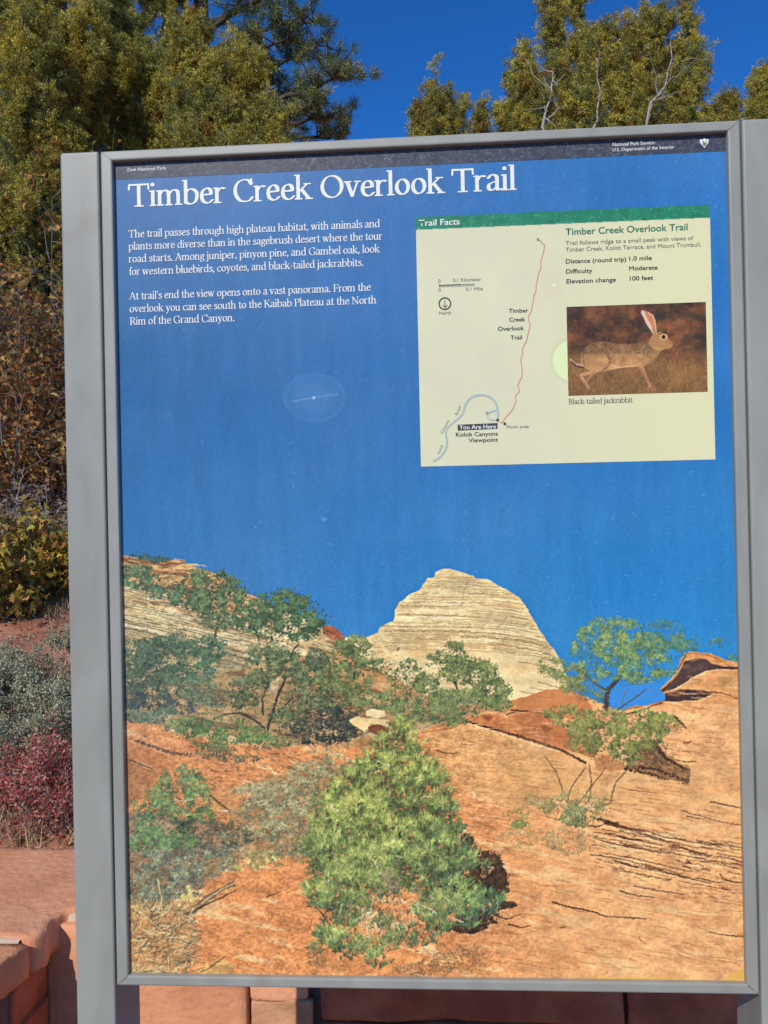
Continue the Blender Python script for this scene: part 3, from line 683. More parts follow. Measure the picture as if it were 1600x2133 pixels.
    tree([(280, 1192, 34, 16), (310, 1212, 50, 16), (352, 1234, 46, 14), (396, 1246, 38, 18)], C8(54, 74, 64), C8(80, 108, 86), C8(110, 134, 96))
    A.line([(448, 1330), (450, 1312), (462, 1296), (470, 1280)], 3, C8(70, 66, 58), .9, 2)
    tree([(430, 1200, 40, 14), (425, 1222, 58, 26), (470, 1228, 34, 24), (496, 1236, 22, 12), (440, 1250, 62, 26), (460, 1278, 42, 30)])
    tree([(545, 1285, 34, 26)], DG, C8(86, 104, 76))
    tree([(590, 1238, 34, 12), (575, 1258, 62, 22), (610, 1264, 52, 30), (560, 1290, 66, 26), (630, 1290, 44, 30), (600, 1318, 62, 20), (655, 1305, 20, 24)], DG, C8(76, 102, 72), C8(120, 142, 90))
    tree([(380, 1344, 34, 22), (330, 1345, 36, 20), (300, 1362, 50, 30), (280, 1395, 40, 34), (345, 1385, 46, 34), (300, 1430, 56, 32), (360, 1425, 44, 30)], C8(46, 58, 56), C8(70, 90, 70), C8(112, 128, 94))
    tree([(420, 1352, 44, 26), (412, 1385, 42, 34), (448, 1340, 22, 12)], C8(50, 70, 62), C8(78, 108, 82), C8(112, 136, 96))
    tree([(290, 1458, 44, 18), (340, 1468, 62, 20), (390, 1440, 22, 10)], C8(58, 64, 68), C8(66, 76, 76), C8(90, 104, 92))
    tree([(300, 1492, 50, 14), (350, 1484, 24, 10)], C8(64, 78, 74), C8(94, 112, 92), C8(120, 136, 98))
    tree([(425, 1444, 46, 20), (470, 1456, 50, 18), (500, 1440, 30, 16)], C8(66, 74, 64), C8(100, 112, 84), C8(140, 146, 104))
    tree([(560, 1365, 44, 22), (600, 1378, 40, 20)], DG, C8(90, 108, 78))
    # big branching tree
    TR = C8(62, 58, 54)
    A.line([(553, 1532), (560, 1510), (570, 1480), (578, 1450), (590, 1425), (598, 1402)], 6, TR, .95, 3.5)
    A.line([(556, 1520), (530, 1500), (500, 1484), (470, 1488), (445, 1498)], 4, TR, .9, 1.6)
    A.line([(548, 1490), (546, 1456), (556, 1430), (560, 1410)], 4, TR, .9, 2)
    A.line([(566, 1496), (590, 1476), (610, 1452)], 3.4, TR, .9, 1.6)
    A.line([(606, 1370), (610, 1354), (622, 1342)], 3, TR, .9, 1.5); A.line([(540, 1336), (534, 1318), (524, 1300)], 2.2, TR, .8, 1.2)
    A.line([(553, 1516), (558, 1530), (575, 1545), (585, 1556)], 2.6, C8(176, 160, 136), .9, 1.6)
    tree([(590, 1395, 44, 14), (545, 1412, 34, 18), (520, 1432, 42, 22), (500, 1458, 40, 18), (640, 1395, 40, 22), (655, 1430, 48, 30), (640, 1470, 60, 30), (600, 1490, 40, 18), (690, 1460, 40, 34)], C8(46, 54, 48), C8(90, 102, 72), C8(148, 150, 100))
    A.blend(A.mask([(562, 1424), (580, 1410), (578, 1440), (560, 1445)], 2, 90) * .8, C8(204, 178, 140))
    tree([(700, 1495, 60, 22), (725, 1520, 44, 16), (640, 1520, 60, 16), (670, 1540, 50, 12)], C8(40, 48, 54), C8(54, 62, 60), C8(96, 98, 76))
    for _ in range(130):
        A.dab(rng.uniform(590, 790), rng.uniform(1500, 1560), rng.uniform(3, 7), 1.6, .2 + rng.normal(0, .3), (C8(196, 166, 124), C8(176, 140, 100), C8(96, 84, 66))[rng.integers(3)], .75)
    # mid shrubs in front of the dome
    tree([(735, 1345, 36, 20), (728, 1372, 42, 20), (745, 1392, 30, 16), (782, 1384, 28, 12)], DG, C8(98, 114, 76), C8(150, 158, 100))
    tree([(660, 1375, 24, 20)], C8(50, 62, 56), C8(74, 88, 70), C8(100, 112, 80))
    tree([(720, 1425, 52, 28), (690, 1400, 20, 14)], C8(64, 78, 58), C8(104, 118, 74), C8(150, 156, 98))
    A.line([(738, 1400), (737, 1416)], 3, TR, .9)
    tree([(946, 1350, 20, 14), (935, 1368, 36, 14), (948, 1382, 46, 16), (1002, 1384, 16, 14), (960, 1402, 44, 22), (1012, 1408, 30, 22), (850, 1388, 18, 16), (845, 1410, 38, 22), (890, 1418, 26, 18), (1020, 1440, 36, 26)], C8(54, 66, 52), C8(100, 116, 74), C8(156, 162, 100))
    A.line([(952, 1466), (954, 1440), (948, 1420)], 4, C8(58, 54, 48), .9); A.line([(960, 1448), (950, 1434)], 1.6, C8(196, 180, 150), .8)
    tree([(845, 1446, 46, 22), (900, 1455, 60, 24), (965, 1460, 60, 24), (1030, 1466, 34, 16), (780, 1462, 42, 18), (870, 1480, 60, 22), (930, 1490, 56, 20)], C8(64, 78, 58), C8(108, 124, 80), C8(160, 166, 106))
    A.line([(930, 1492), (905, 1504), (880, 1520)], 1.3, C8(140, 130, 116), .8)
    A.blend(A.mask([(762, 1480), (775, 1477), (800, 1480), (803, 1492), (785, 1496), (762, 1490)], 1, 92), C8(234, 208, 164))
    A.blend(A.mask([(725, 1500), (745, 1492), (770, 1496), (812, 1500), (808, 1514), (775, 1508), (760, 1524), (738, 1512)], 1.5, 93), C8(230, 196, 144))
    A.blend(A.mask([(765, 1514), (790, 1508), (812, 1520), (815, 1535), (790, 1530), (768, 1526)], 2, 94), C8(134, 84, 60))
    # right-hand tree with the gap of sky beneath its crown
    hole = A.mask([(1272, 1446), (1285, 1432), (1320, 1428), (1350, 1416), (1376, 1424), (1374, 1436), (1384, 1446), (1386, 1458), (1345, 1470), (1322, 1468), (1296, 1480), (1275, 1478)], 1, 95)
    A.blend(hole, C8(66, 142, 204))
    A.line([(1263, 1478), (1262, 1455), (1268, 1436), (1290, 1412), (1300, 1390)], 14, C8(74, 70, 64), .95, 5, .6)
    A.line([(1268, 1440), (1240, 1424), (1215, 1402)], 4, C8(84, 78, 68), .9, 2)
    A.line([(1286, 1478), (1305, 1466), (1330, 1448), (1345, 1436)], 3, C8(92, 88, 72), .9, 1.4)
    A.line([(1296, 1466), (1300, 1448), (1306, 1438)], 2, C8(120, 116, 96), .9, 1.2)
    TD, TM, TL = C8(66, 100, 92), C8(114, 146, 96), C8(176, 184, 112)
    tree([(1390, 1306, 30, 16), (1370, 1325, 44, 24), (1420, 1338, 36, 18), (1390, 1350, 34, 30), (1440, 1350, 22, 8), (1465, 1344, 8, 6), (1500, 1338, 20, 9), (1530, 1370, 14, 7)], C8(60, 104, 112), C8(88, 128, 106), C8(128, 154, 104), dens=.42)
    tree([(1270, 1300, 46, 14), (1235, 1318, 32, 16), (1300, 1308, 40, 14), (1270, 1330, 64, 26), (1218, 1352, 26, 24), (1330, 1345, 46, 28), (1270, 1365, 66, 28), (1320, 1388, 58, 26), (1250, 1392, 44, 22), (1370, 1388, 34, 24), (1330, 1412, 44, 12), (1290, 1352, 60, 30)], TD, TM, TL, 6, 1.9, .42)
    tree([(1146, 1386, 28, 15), (1168, 1394, 34, 20), (1196, 1410, 34, 22), (1214, 1430, 36, 20), (1232, 1448, 28, 16), (1200, 1432, 26, 18)], C8(84, 96, 70), C8(126, 134, 84), C8(170, 168, 106), dens=.45)
    tree([(1180, 1484, 46, 14), (1210, 1500, 50, 22), (1240, 1525, 54, 26), (1280, 1500, 30, 22), (1225, 1550, 36, 22)], C8(84, 86, 58), C8(124, 130, 76), C8(172, 172, 100), 6, 1.8, .5)
    tree([(1345, 1494, 46, 16), (1370, 1508, 40, 20), (1330, 1530, 56, 26), (1300, 1545, 48, 22)], C8(78, 82, 56), C8(122, 132, 74), C8(172, 174, 96), 6, 1.8, .5)
    tree([(1290, 1572, 56, 20), (1340, 1580, 50, 20), (1360, 1560, 30, 20)], C8(56, 50, 42), C8(110, 112, 68), C8(156, 158, 88), 6, 1.8, .45)
    A.blend(A.mask([(1240, 1582), (1262, 1572), (1300, 1590), (1310, 1604), (1270, 1608), (1238, 1600)], 4, 98) * .7, C8(186, 122, 78))
    A.blend(A.mask([(1367, 1547), (1380, 1564), (1410, 1584), (1438, 1602), (1438, 1628), (1425, 1630), (1372, 1619), (1335, 1611), (1307, 1598), (1340, 1580)], 5, 197, 8) * .55, C8(104, 74, 58))
    for _ in range(170):
        x = rng.uniform(1335, 1435); A.dab(x, 1575 + (x - 1345) * .5 + rng.normal(0, 11), rng.uniform(4, 12), rng.uniform(.8, 1.8), .55 + rng.normal(0, .1), (C8(200, 140, 94), C8(70, 50, 44), C8(150, 100, 70))[rng.integers(3)], .7)
    for P in ([(1330, 1598), (1370, 1604), (1400, 1616), (1436, 1628)], [(1370, 1560), (1395, 1585), (1434, 1604)], [(1300, 1600), (1350, 1612), (1390, 1624)]): A.line(P, 5, C8(70, 46, 38), .8, 3, 1.6)
    A.line([(1376, 1556), (1392, 1576), (1436, 1602)], 1.6, C8(206, 150, 104), .7)
    for P in ([(1135, 1576), (1160, 1610), (1176, 1655)], [(1226, 1560), (1240, 1530), (1254, 1510)], [(1218, 1600), (1190, 1640), (1182, 1672)], [(1228, 1592), (1232, 1640), (1226, 1672)], [(1304, 1608), (1284, 1628), (1274, 1658), (1272, 1672), (1240, 1684)], [(1200, 1680), (1230, 1640), (1262, 1600)]):
        A.line(P, 1.6, C8(122, 98, 76), .85, 2.2, .4)
    # shrub on the right foreground
    A.blob(1200, 1682, 60, 28, 700, C8(96, 88, 62), C8(146, 138, 92), C8(186, 174, 122), 8, 1.1, 9)
    A.blob(1205, 1700, 34, 22, 420, C8(78, 84, 58), C8(120, 128, 84), C8(196, 186, 140), 8, 1.1, 8, -PI / 2)
    A.blob(1140, 1672, 46, 16, 300, C8(110, 96, 66), C8(164, 146, 98), C8(204, 180, 128), 6, 1.1, 8)
    A.blob(1078, 1700, 22, 20, 170, C8(110, 112, 62), C8(196, 168, 98), C8(216, 186, 120), 8, 1.1, 7, -PI / 2)
    A.blob(1078, 1718, 20, 8, 90, C8(84, 104, 60), C8(120, 140, 84), C8(150, 160, 100), 6, 1.1, 6)
    A.blob(1190, 1752, 56, 24, 700, C8(142, 108, 76), C8(188, 150, 104), C8(206, 176, 136), 8, 1.0, 9, -PI / 2)
    A.blob(1090, 1745, 46, 16, 200, C8(180, 128, 84), C8(196, 160, 108), C8(224, 190, 140), 6, 1.0, 8)
    A.line([(1245, 1706), (1290, 1716)], 6, C8(70, 52, 46), .7, 2)
    # green bush under the branching tree
    tree([(380, 1518, 34, 20), (420, 1510, 46, 22), (470, 1518, 50, 24), (450, 1545, 40, 18), (520, 1530, 40, 18), (560, 1545, 40, 14)], C8(56, 74, 58), C8(92, 118, 72), C8(140, 154, 92), 5, 1.7, .55)
    tree([(450, 1568, 36, 12), (500, 1580, 40, 8)], C8(70, 66, 56), C8(96, 98, 70), C8(130, 124, 90), dens=.4)
    for poly_, c, al in (([(255, 1690), (340, 1690), (480, 1720), (490, 1790), (420, 1840), (350, 1880), (258, 1890)], C8(112, 108, 88), .72), ([(520, 1640), (600, 1610), (680, 1560), (720, 1600), (700, 1790), (560, 1790), (470, 1800), (460, 1740)], C8(142, 128, 94), .62),
                         ([(255, 1890), (400, 1880), (420, 1960), (380, 2036), (258, 2036)], C8(166, 140, 102), .6)):
        A.blend(A.mask(poly_, 16, 141, 26) * al * (.6 + .4 * snoise(Y / 9, X / 11, 143, 2)), c)
    # grey twiggy scrub, left and centre
    SD, SM, SL = C8(90, 92, 78), C8(146, 142, 106), C8(204, 190, 144)
    for cx, cy, rx, ry in ((600, 1660, 80, 34), (560, 1690, 60, 26), (640, 1640, 50, 50), (690, 1590, 44, 34), (610, 1720, 70, 40), (560, 1735, 50, 24), (650, 1750, 44, 30), (600, 1770, 50, 16), (530, 1650, 40, 16)):
        A.blob(cx, cy, rx, ry, int(rx * ry * .55), SD, SM, SL, 5, 1.1, 8, None, base=.5)
    for cx, cy, rx, ry in ((320, 1770, 66, 40), (380, 1785, 70, 40), (310, 1830, 60, 40), (430, 1760, 60, 30), (380, 1830, 60, 26), (470, 1740, 50, 28), (470, 1790, 50, 22), (300, 1720, 40, 30), (340, 1860, 60, 16)):
        A.blob(cx, cy, rx, ry, int(rx * ry * .5), C8(72, 82, 82), C8(118, 124, 102), C8(184, 178, 142), 6, 1.1, 8, None, base=.7)
    A.blob(440, 1735, 70, 34, 700, C8(66, 62, 56), C8(110, 92, 66), C8(180, 126, 88), 5, 1.5, 8)
    A.blob(540, 1790, 60, 16, 400, C8(100, 96, 68), C8(150, 142, 90), C8(196, 182, 120), 6, 1.1, 8)
    # blue-green young pine at the left
    PD, PM, PL = C8(58, 84, 68), C8(100, 132, 84), C8(150, 168, 102)
    for cx, cy, rx, ry in ((390, 1612, 26, 18), (395, 1640, 36, 22), (346, 1632, 16, 22), (340, 1662, 32, 24), (310, 1690, 34, 26), (365, 1690, 36, 20), (410, 1670, 26, 26), (310, 1725, 36, 14), (345, 1745, 52, 22), (420, 1700, 26, 16), (300, 1760, 30, 14), (380, 1755, 30, 14)):
        A.blob(cx, cy, rx, ry, int(rx * ry * .5), PD, PM, PL, 7, 1.4, 9)
    A.blob(385, 1715, 24, 16, 200, C8(46, 56, 54), C8(60, 76, 62), C8(96, 104, 70), 6, 1.6, 8)
    A.blob(380, 1700, 12, 10, 50, C8(150, 120, 70), C8(196, 150, 96), C8(206, 178, 112), 5, 2, 6)
    A.line([(364, 1667), (385, 1668), (408, 1664)], 1.3, C8(200, 190, 164), .9)
    # prickly pear pads, dead yucca trunk, grass
    for x, y, a, l, wd in ((381, 1872, 1.2, 11, 8), (397, 1868, 1.4, 17, 7), (394, 1852, 1.35, 10, 7), (372, 1886, .8, 6, 5)): A.dab(x, y, l * 1.5, wd * 1.5, a, C8(218, 212, 132))
    for x, y, a, l, wd in ((492, 1806, .5, 9, 6), (502, 1810, .2, 9, 5), (530, 1808, 1.2, 10, 7), (545, 1804, .3, 8, 5), (519, 1794, 1.9, 8, 4), (556, 1792, .9, 8, 5), (572, 1788, .7, 8, 4)): A.dab(x, y, l * 1.5, wd * 1.4, a, C8(210, 206, 126))
    for x, y in ((386, 1880), (402, 1876), (500, 1815), (535, 1815)): A.dab(x, y, 6, 2.5, 1.2, C8(150, 156, 88), .6)
    for _ in range(9):
        o = rng.normal(0, 5)
        A.line([(395 + o, 1902 + o * .4), (430 + o, 1872 + o * .5), (465, 1850 + o * .6), (490, 1838 + o)], 1.5, (C8(156, 124, 92), C8(104, 84, 66), C8(196, 168, 130))[rng.integers(3)], .85, 1, .4)
    A.line([(400, 1898), (440, 1880), (490, 1856)], 3.4, C8(80, 66, 56), .8, 1.6)
    A.line([(555, 1868), (575, 1862), (586, 1856)], 2.2, C8(110, 68, 48), .9, 1)
    for _ in range(430):
        x = rng.uniform(258, 400); y = rng.uniform(1890, 2040); a = rng.normal(-.6, .7)
        A.line([(x, y), (x + 16 * math.cos(a), y + 16 * math.sin(a)), (x + 30 * math.cos(a), y + 28 * math.sin(a))], 1.0, (C8(214, 184, 130), C8(186, 150, 104), C8(116, 106, 88), C8(92, 92, 80), C8(226, 200, 150), C8(176, 124, 82))[rng.integers(6)], .7)
    A.line([(328, 1830), (336, 1870), (339, 1910)], 1.6, C8(214, 190, 138), .9); A.line([(266, 1880), (310, 1915), (345, 1945)], 1.3, C8(214, 184, 136), .9)
    # ---- the big young pine in the foreground
    for cx, cy, rx, ry in ((1012, 1815, 36, 36), (1030, 1840, 26, 30), (990, 1850, 40, 26), (975, 1760, 14, 20), (1000, 1910, 40, 18), (960, 1930, 46, 12), (1045, 1885, 26, 8), (930, 1830, 40, 30)):
        A.blob(cx, cy, rx, ry, int(rx * ry * .8), C8(52, 42, 40), C8(66, 52, 44), C8(100, 72, 54), 6, 2.6, 8, under=.75, hole=.2)
    ND, NM, NL = C8(86, 100, 66), C8(138, 152, 82), C8(200, 198, 114)
    lobes = [(838, 1512, 16), (836, 1535, 22), (806, 1552, 22), (856, 1562, 24), (776, 1588, 24), (822, 1592, 30), (878, 1596, 26), (752, 1606, 20), (746, 1628, 30), (806, 1636, 36), (866, 1636, 34), (904, 1622, 20), (702, 1650, 22), (926, 1654, 14),
             (762, 1668, 30), (688, 1684, 26), (728, 1692, 32), (800, 1688, 40), (860, 1690, 36), (908, 1684, 28), (936, 1680, 14), (664, 1716, 18), (700, 1735, 34), (764, 1742, 40), (826, 1745, 40), (888, 1738, 36), (932, 1732, 26), (956, 1726, 12), (652, 1764, 20), (668, 1750, 20),
             (696, 1785, 36), (756, 1796, 40), (826, 1796, 38), (890, 1786, 36), (940, 1772, 28), (974, 1772, 18), (658, 1800, 18), (684, 1828, 32), (736, 1842, 34), (800, 1842, 28), (856, 1838, 24), (910, 1826, 28), (944, 1812, 24), (968, 1800, 18),
             (640, 1846, 9), (664, 1866, 24), (700, 1876, 28), (742, 1884, 24), (896, 1862, 22), (930, 1852, 20), (962, 1842, 16), (1012, 1806, 10), (975, 1868, 20), (1008, 1868, 18), (1034, 1872, 13), (934, 1892, 28), (972, 1898, 26), (1002, 1892, 22), (1024, 1886, 14), (886, 1900, 22), (975, 1922, 16), (916, 1922, 22),
             (690, 1908, 22), (728, 1918, 18), (798, 1924, 16), (842, 1936, 18), (818, 1952, 14), (690, 1956, 24), (722, 1968, 28), (672, 1946, 14), (752, 1982, 22), (788, 1994, 24), (806, 1974, 18), (868, 1960, 14), (898, 1952, 16), (660, 1976, 10)]
    A.fields(); LB = np.array(lobes); wgt = LB[:, 2] ** 2; wgt = wgt / wgt.sum()
    for cx, cy, r in lobes:
        if cy > 1880: continue
        for _ in range(int(r * r * .22)):
            A.dab(cx + rng.normal(0, r * .46), cy + rng.normal(0, r * .46), 7, 3, rng.random() * PI, C8(84, 96, 64) * rng.uniform(.65, 1.15), .6)
    m = 7600; pick = rng.choice(len(LB), m, p=wgt); tt = rng.random(m) * 2 * PI; rr = np.sqrt(rng.random(m)) * (1 + np.abs(rng.normal(0, .24, m)))
    rr = rr * (1 + .35 * (rng.random(m) < .06)); px = LB[pick, 0] + LB[pick, 2] * rr * np.cos(tt); py = LB[pick, 1] + LB[pick, 2] * rr * np.sin(tt) * .9
    ii = np.clip(((py - A.y0) * A.sc).astype(int), 0, A.h - 1); jj = np.clip(((px - A.x0) * A.sc).astype(int), 0, A.w - 1)
    f1, f2, f3 = A.f1[ii, jj], A.f2[ii, jj], A.f3[ii, jj]
    lowp = np.clip((py - 1790) / 200, 0, 1); fx = np.clip((px - 640) / 400, 0, 1)
    brt = np.clip(.54 + .62 * (f1 - .5) + .10 * (f2 - .5) + .55 * (f3 - .5) - .24 * lowp - .16 * np.clip((fx - .62) * 3, 0, 1) - .20 * np.sin(tt) * rr + rng.normal(0, .13, m), 0, 1)
    keep = (f1 > .26 + .16 * lowp) | (rng.random(m) < .20)
    for q in np.argsort(brt + rng.normal(0, .14, m)):
        if not keep[q]: continue
        x, y, up = px[q], py[q], brt[q]
        cool = np.clip((y - 1660) / 240, 0, 1) * .34 + max(0, fx[q] - .5) * .4 + .06
        c = C8(66, 74, 58) + (ND - C8(66, 74, 58)) * min(1, up * 3.4) if up < .3 else ND + (NM - ND) * min(1, (up - .3) * 3) if up < .63 else NM + (NL - NM) * min(1, (up - .63) * 2.9)
        c = c * (1 - cool) + (C8(74, 110, 92) + (C8(136, 166, 108) - C8(74, 110, 92)) * up) * cool
        da = .75 * math.cos(tt[q]) * rr[q] + rng.normal(0, .22)
        for k in range(5):
            an = -PI / 2 + da + rng.normal(0, .38); L = rng.uniform(6, 15)
            A.dab(x + math.cos(an) * L * .5, y + math.sin(an) * L * .5, L, rng.uniform(.45, .9), an, c * rng.uniform(.78, 1.2), .75)
    for _ in range(44):
        cx, cy, r = lobes[rng.integers(8, 60)]; x, y = cx + rng.normal(0, r * .4), cy + rng.normal(0, r * .4)
        A.line([(x, y), (x + rng.normal(0, 6), y + 8), (x + rng.normal(0, 9), y + 16)], 1.1, C8(176, 164, 130), .6, .8)
    for _ in range(760):
        x = rng.normal(812, 70); y = rng.normal(1910, 40)
        if y < 1835 or y > 1985: continue
        an = rng.normal(PI / 2, .7); L = rng.uniform(4, 12)
        A.dab(x, y, L, rng.uniform(.7, 1.4), an, (C8(92, 84, 74), C8(70, 62, 58), C8(138, 116, 96), C8(196, 178, 150), C8(104, 112, 78), C8(118, 130, 80))[rng.integers(6)], .75)
    for P in ([(786, 1585), (800, 1592), (812, 1595)], [(862, 1622), (880, 1616)], [(818, 1755), (823, 1744), (814, 1758)], [(824, 1783), (838, 1786)], [(858, 1872), (875, 1885), (900, 1895), (910, 1903)], [(868, 1880), (872, 1900)],
              [(855, 1888), (862, 1905), (860, 1925)], [(820, 1895), (826, 1920), (832, 1940)], [(778, 1872), (772, 1895), (766, 1920)], [(712, 1882), (706, 1910)], [(685, 1832), (682, 1860)], [(740, 1918), (760, 1905), (775, 1898)], [(750, 1910), (762, 1935)], [(800, 1930), (792, 1952)],
              [(925, 1868), (940, 1880)], [(878, 1822), (882, 1830)], [(776, 1788), (790, 1815), (800, 1825)], [(880, 1660), (900, 1658)], [(686, 1676), (706, 1692)], [(836, 1900), (840, 1925), (848, 1935)], [(942, 1912), (966, 1922)]):
        A.line(P, 1.5, C8(206, 190, 160), .9, 1.2, .3)
    for P in ([(660, 1890), (680, 1915), (688, 1928)], [(888, 1925), (892, 1945), (898, 1956)], [(918, 1928), (920, 1950)]): A.line(P, 2.2, C8(90, 74, 60), .9, 1.4)
    A.blob(815, 1830, 20, 26, 120, C8(110, 96, 84), C8(140, 120, 100), C8(160, 140, 116), 4, 1.2, 6)
    for cx, cy, rx, ry in ((940, 2000, 60, 18), (880, 2020, 60, 12), (660, 1990, 22, 22), (980, 1980, 30, 12)):
        A.blob(cx, cy, rx, ry, int(rx * ry * .3), C8(122, 84, 60), C8(160, 118, 82), C8(196, 156, 112), 5, 1.1, 8)
    ls = np.maximum(np.clip((Y - 1150) / 30, 0, 1) * (A.a[..., 0] - A.a[..., 2] > -.22), 0)
    rg = np.clip((Y - 1150) / 20, 0, 1)
    dy = (vnoise(h, w, 5, 5, 711, 2) - .5) * 1.9 * rg; dx = (vnoise(h, w, 5, 5, 712, 2) - .5) * 1.9 * rg
    iy = np.clip(np.arange(h)[:, None] + dy, 0, h - 1.01); ix = np.clip(np.arange(w)[None, :] + dx, 0, w - 1.01)
    i0 = iy.astype(int); j0 = ix.astype(int); fy = (iy - i0)[..., None]; fx = (ix - j0)[..., None]
    A.a = (A.a[i0, j0] * (1 - fx) + A.a[i0, j0 + 1] * fx) * (1 - fy) + (A.a[i0 + 1, j0] * (1 - fx) + A.a[i0 + 1, j0 + 1] * fx) * fy
    soft = (1 - .6 * np.clip((X - 960) / 220, 0, 1)) * (1 - .65 * dome_m)
    tx = soft * (vnoise(h, w, 3.2, 4.5, 713, 3, .6) - .5) * .42 + (vnoise(h, w, 14, 18, 714, 3) - .5) * .30 * (.45 + .55 * soft)
    A.a *= 1 + (tx * ls)[..., None]
    def box(a, k):
        c = np.cumsum(np.pad(a, ((k + 1, k), (0, 0), (0, 0)), 'edge'), 0); a = (c[2 * k + 1:] - c[:-2 * k - 1]) / (2 * k + 1)
        c = np.cumsum(np.pad(a, ((0, 0), (k + 1, k), (0, 0)), 'edge'), 1); return (c[:, 2 * k + 1:] - c[:, :-2 * k - 1]) / (2 * k + 1)
    A.a = np.clip(A.a + (rg * .45)[..., None] * (A.a - box(A.a, 2)) + (rg * .20)[..., None] * (A.a - box(A.a, 9)), .05, 1)
    # sun-bleached strip along the bottom edge, hazy glare painted over the left side, fine print grain
    nb = snoise(Y / 20, X / 60, 121, 3)
    ye = 2030 + (X - 240) * .012
    yb = np.clip((Y - ye + nb * 16 - 6 * (X > 640) + np.clip((X - 1160) / 90, 0, 1) * 10 + np.clip((X - 1500) / 50, 0, 1) * 18) / 9, 0, 1) * np.clip((X - 420) / 260, .1, 1) * .8
    A.blend(yb, C8(226, 172, 84))
    A.a *= 1 - ls[..., None] * np.array([0, .0, .08])
    glare_haze = np.clip((700 - X) / 460, 0, 1) * np.clip((Y - 1100) / 300, 0, 1) * np.clip((2000 - Y) / 500, 0, 1) * .15  # pale reflection haze mixed into the print colour, lower left
    A.blend(glare_haze, C8(150, 160, 168))
    A.a *= 1 + (vnoise(h, w, 2, 2, 131, 2) - .5)[..., None] * .10
    # worn spots
    e = ((X - 655) / 62) ** 2 + ((Y - 828) / 48) ** 2
    A.blend(np.clip(1.15 - e, 0, 1) * .22 + np.clip(1 - np.abs(e - 1) * 4, 0, 1) * .16, C8(120, 160, 200))
    A.line([(610, 836), (652, 828), (704, 821)], 1.0, C8(150, 176, 205), .45); A.dab(653, 829, 5, 4, 0, C8(190, 205, 215)); A.dab(653, 827, 3, 2, 0, C8(240, 240, 240))
    A.blob(673, 1081, 7, 5, 10, C8(110, 140, 180), C8(130, 156, 190), C8(150, 170, 200), 4, 1.5, 4)
    # hairline scuffs in the laminate, all over the print
    for _ in range(2600):
        x = rng.uniform(236, 1556); y = 300 + 1740 * rng.random() ** 1.5
        p = .35 + .65 * np.clip((x - 300) / 1200, 0, 1)
        if rng.random() > p: continue
        a = rng.choice([-.75, .7, -.5, .5]) + rng.normal(0, .25)
        A.dab(x, y, rng.choice([1.0, 1.6, 3.5, 6.5], p=[.45, .35, .15, .05]), rng.uniform(.4, .9), a, C8(214, 226, 240), rng.uniform(.15, .5))
    for _ in range(60):
        x = rng.uniform(900, 1550); y = rng.uniform(300, 1350)
        A.dab(x, y, 1.2, 1.3, 0, C8(225, 235, 245), .8)
    for _ in range(25):
        A.dab(rng.uniform(1000, 1550), rng.uniform(1850, 2030), 1.5, 1.6, 0, C8(250, 240, 225), .85)
    return A


def vn_gap(x, y):
    return snoise(np.array(y / 26.), np.array(x / 30.), 211, 2) < .33


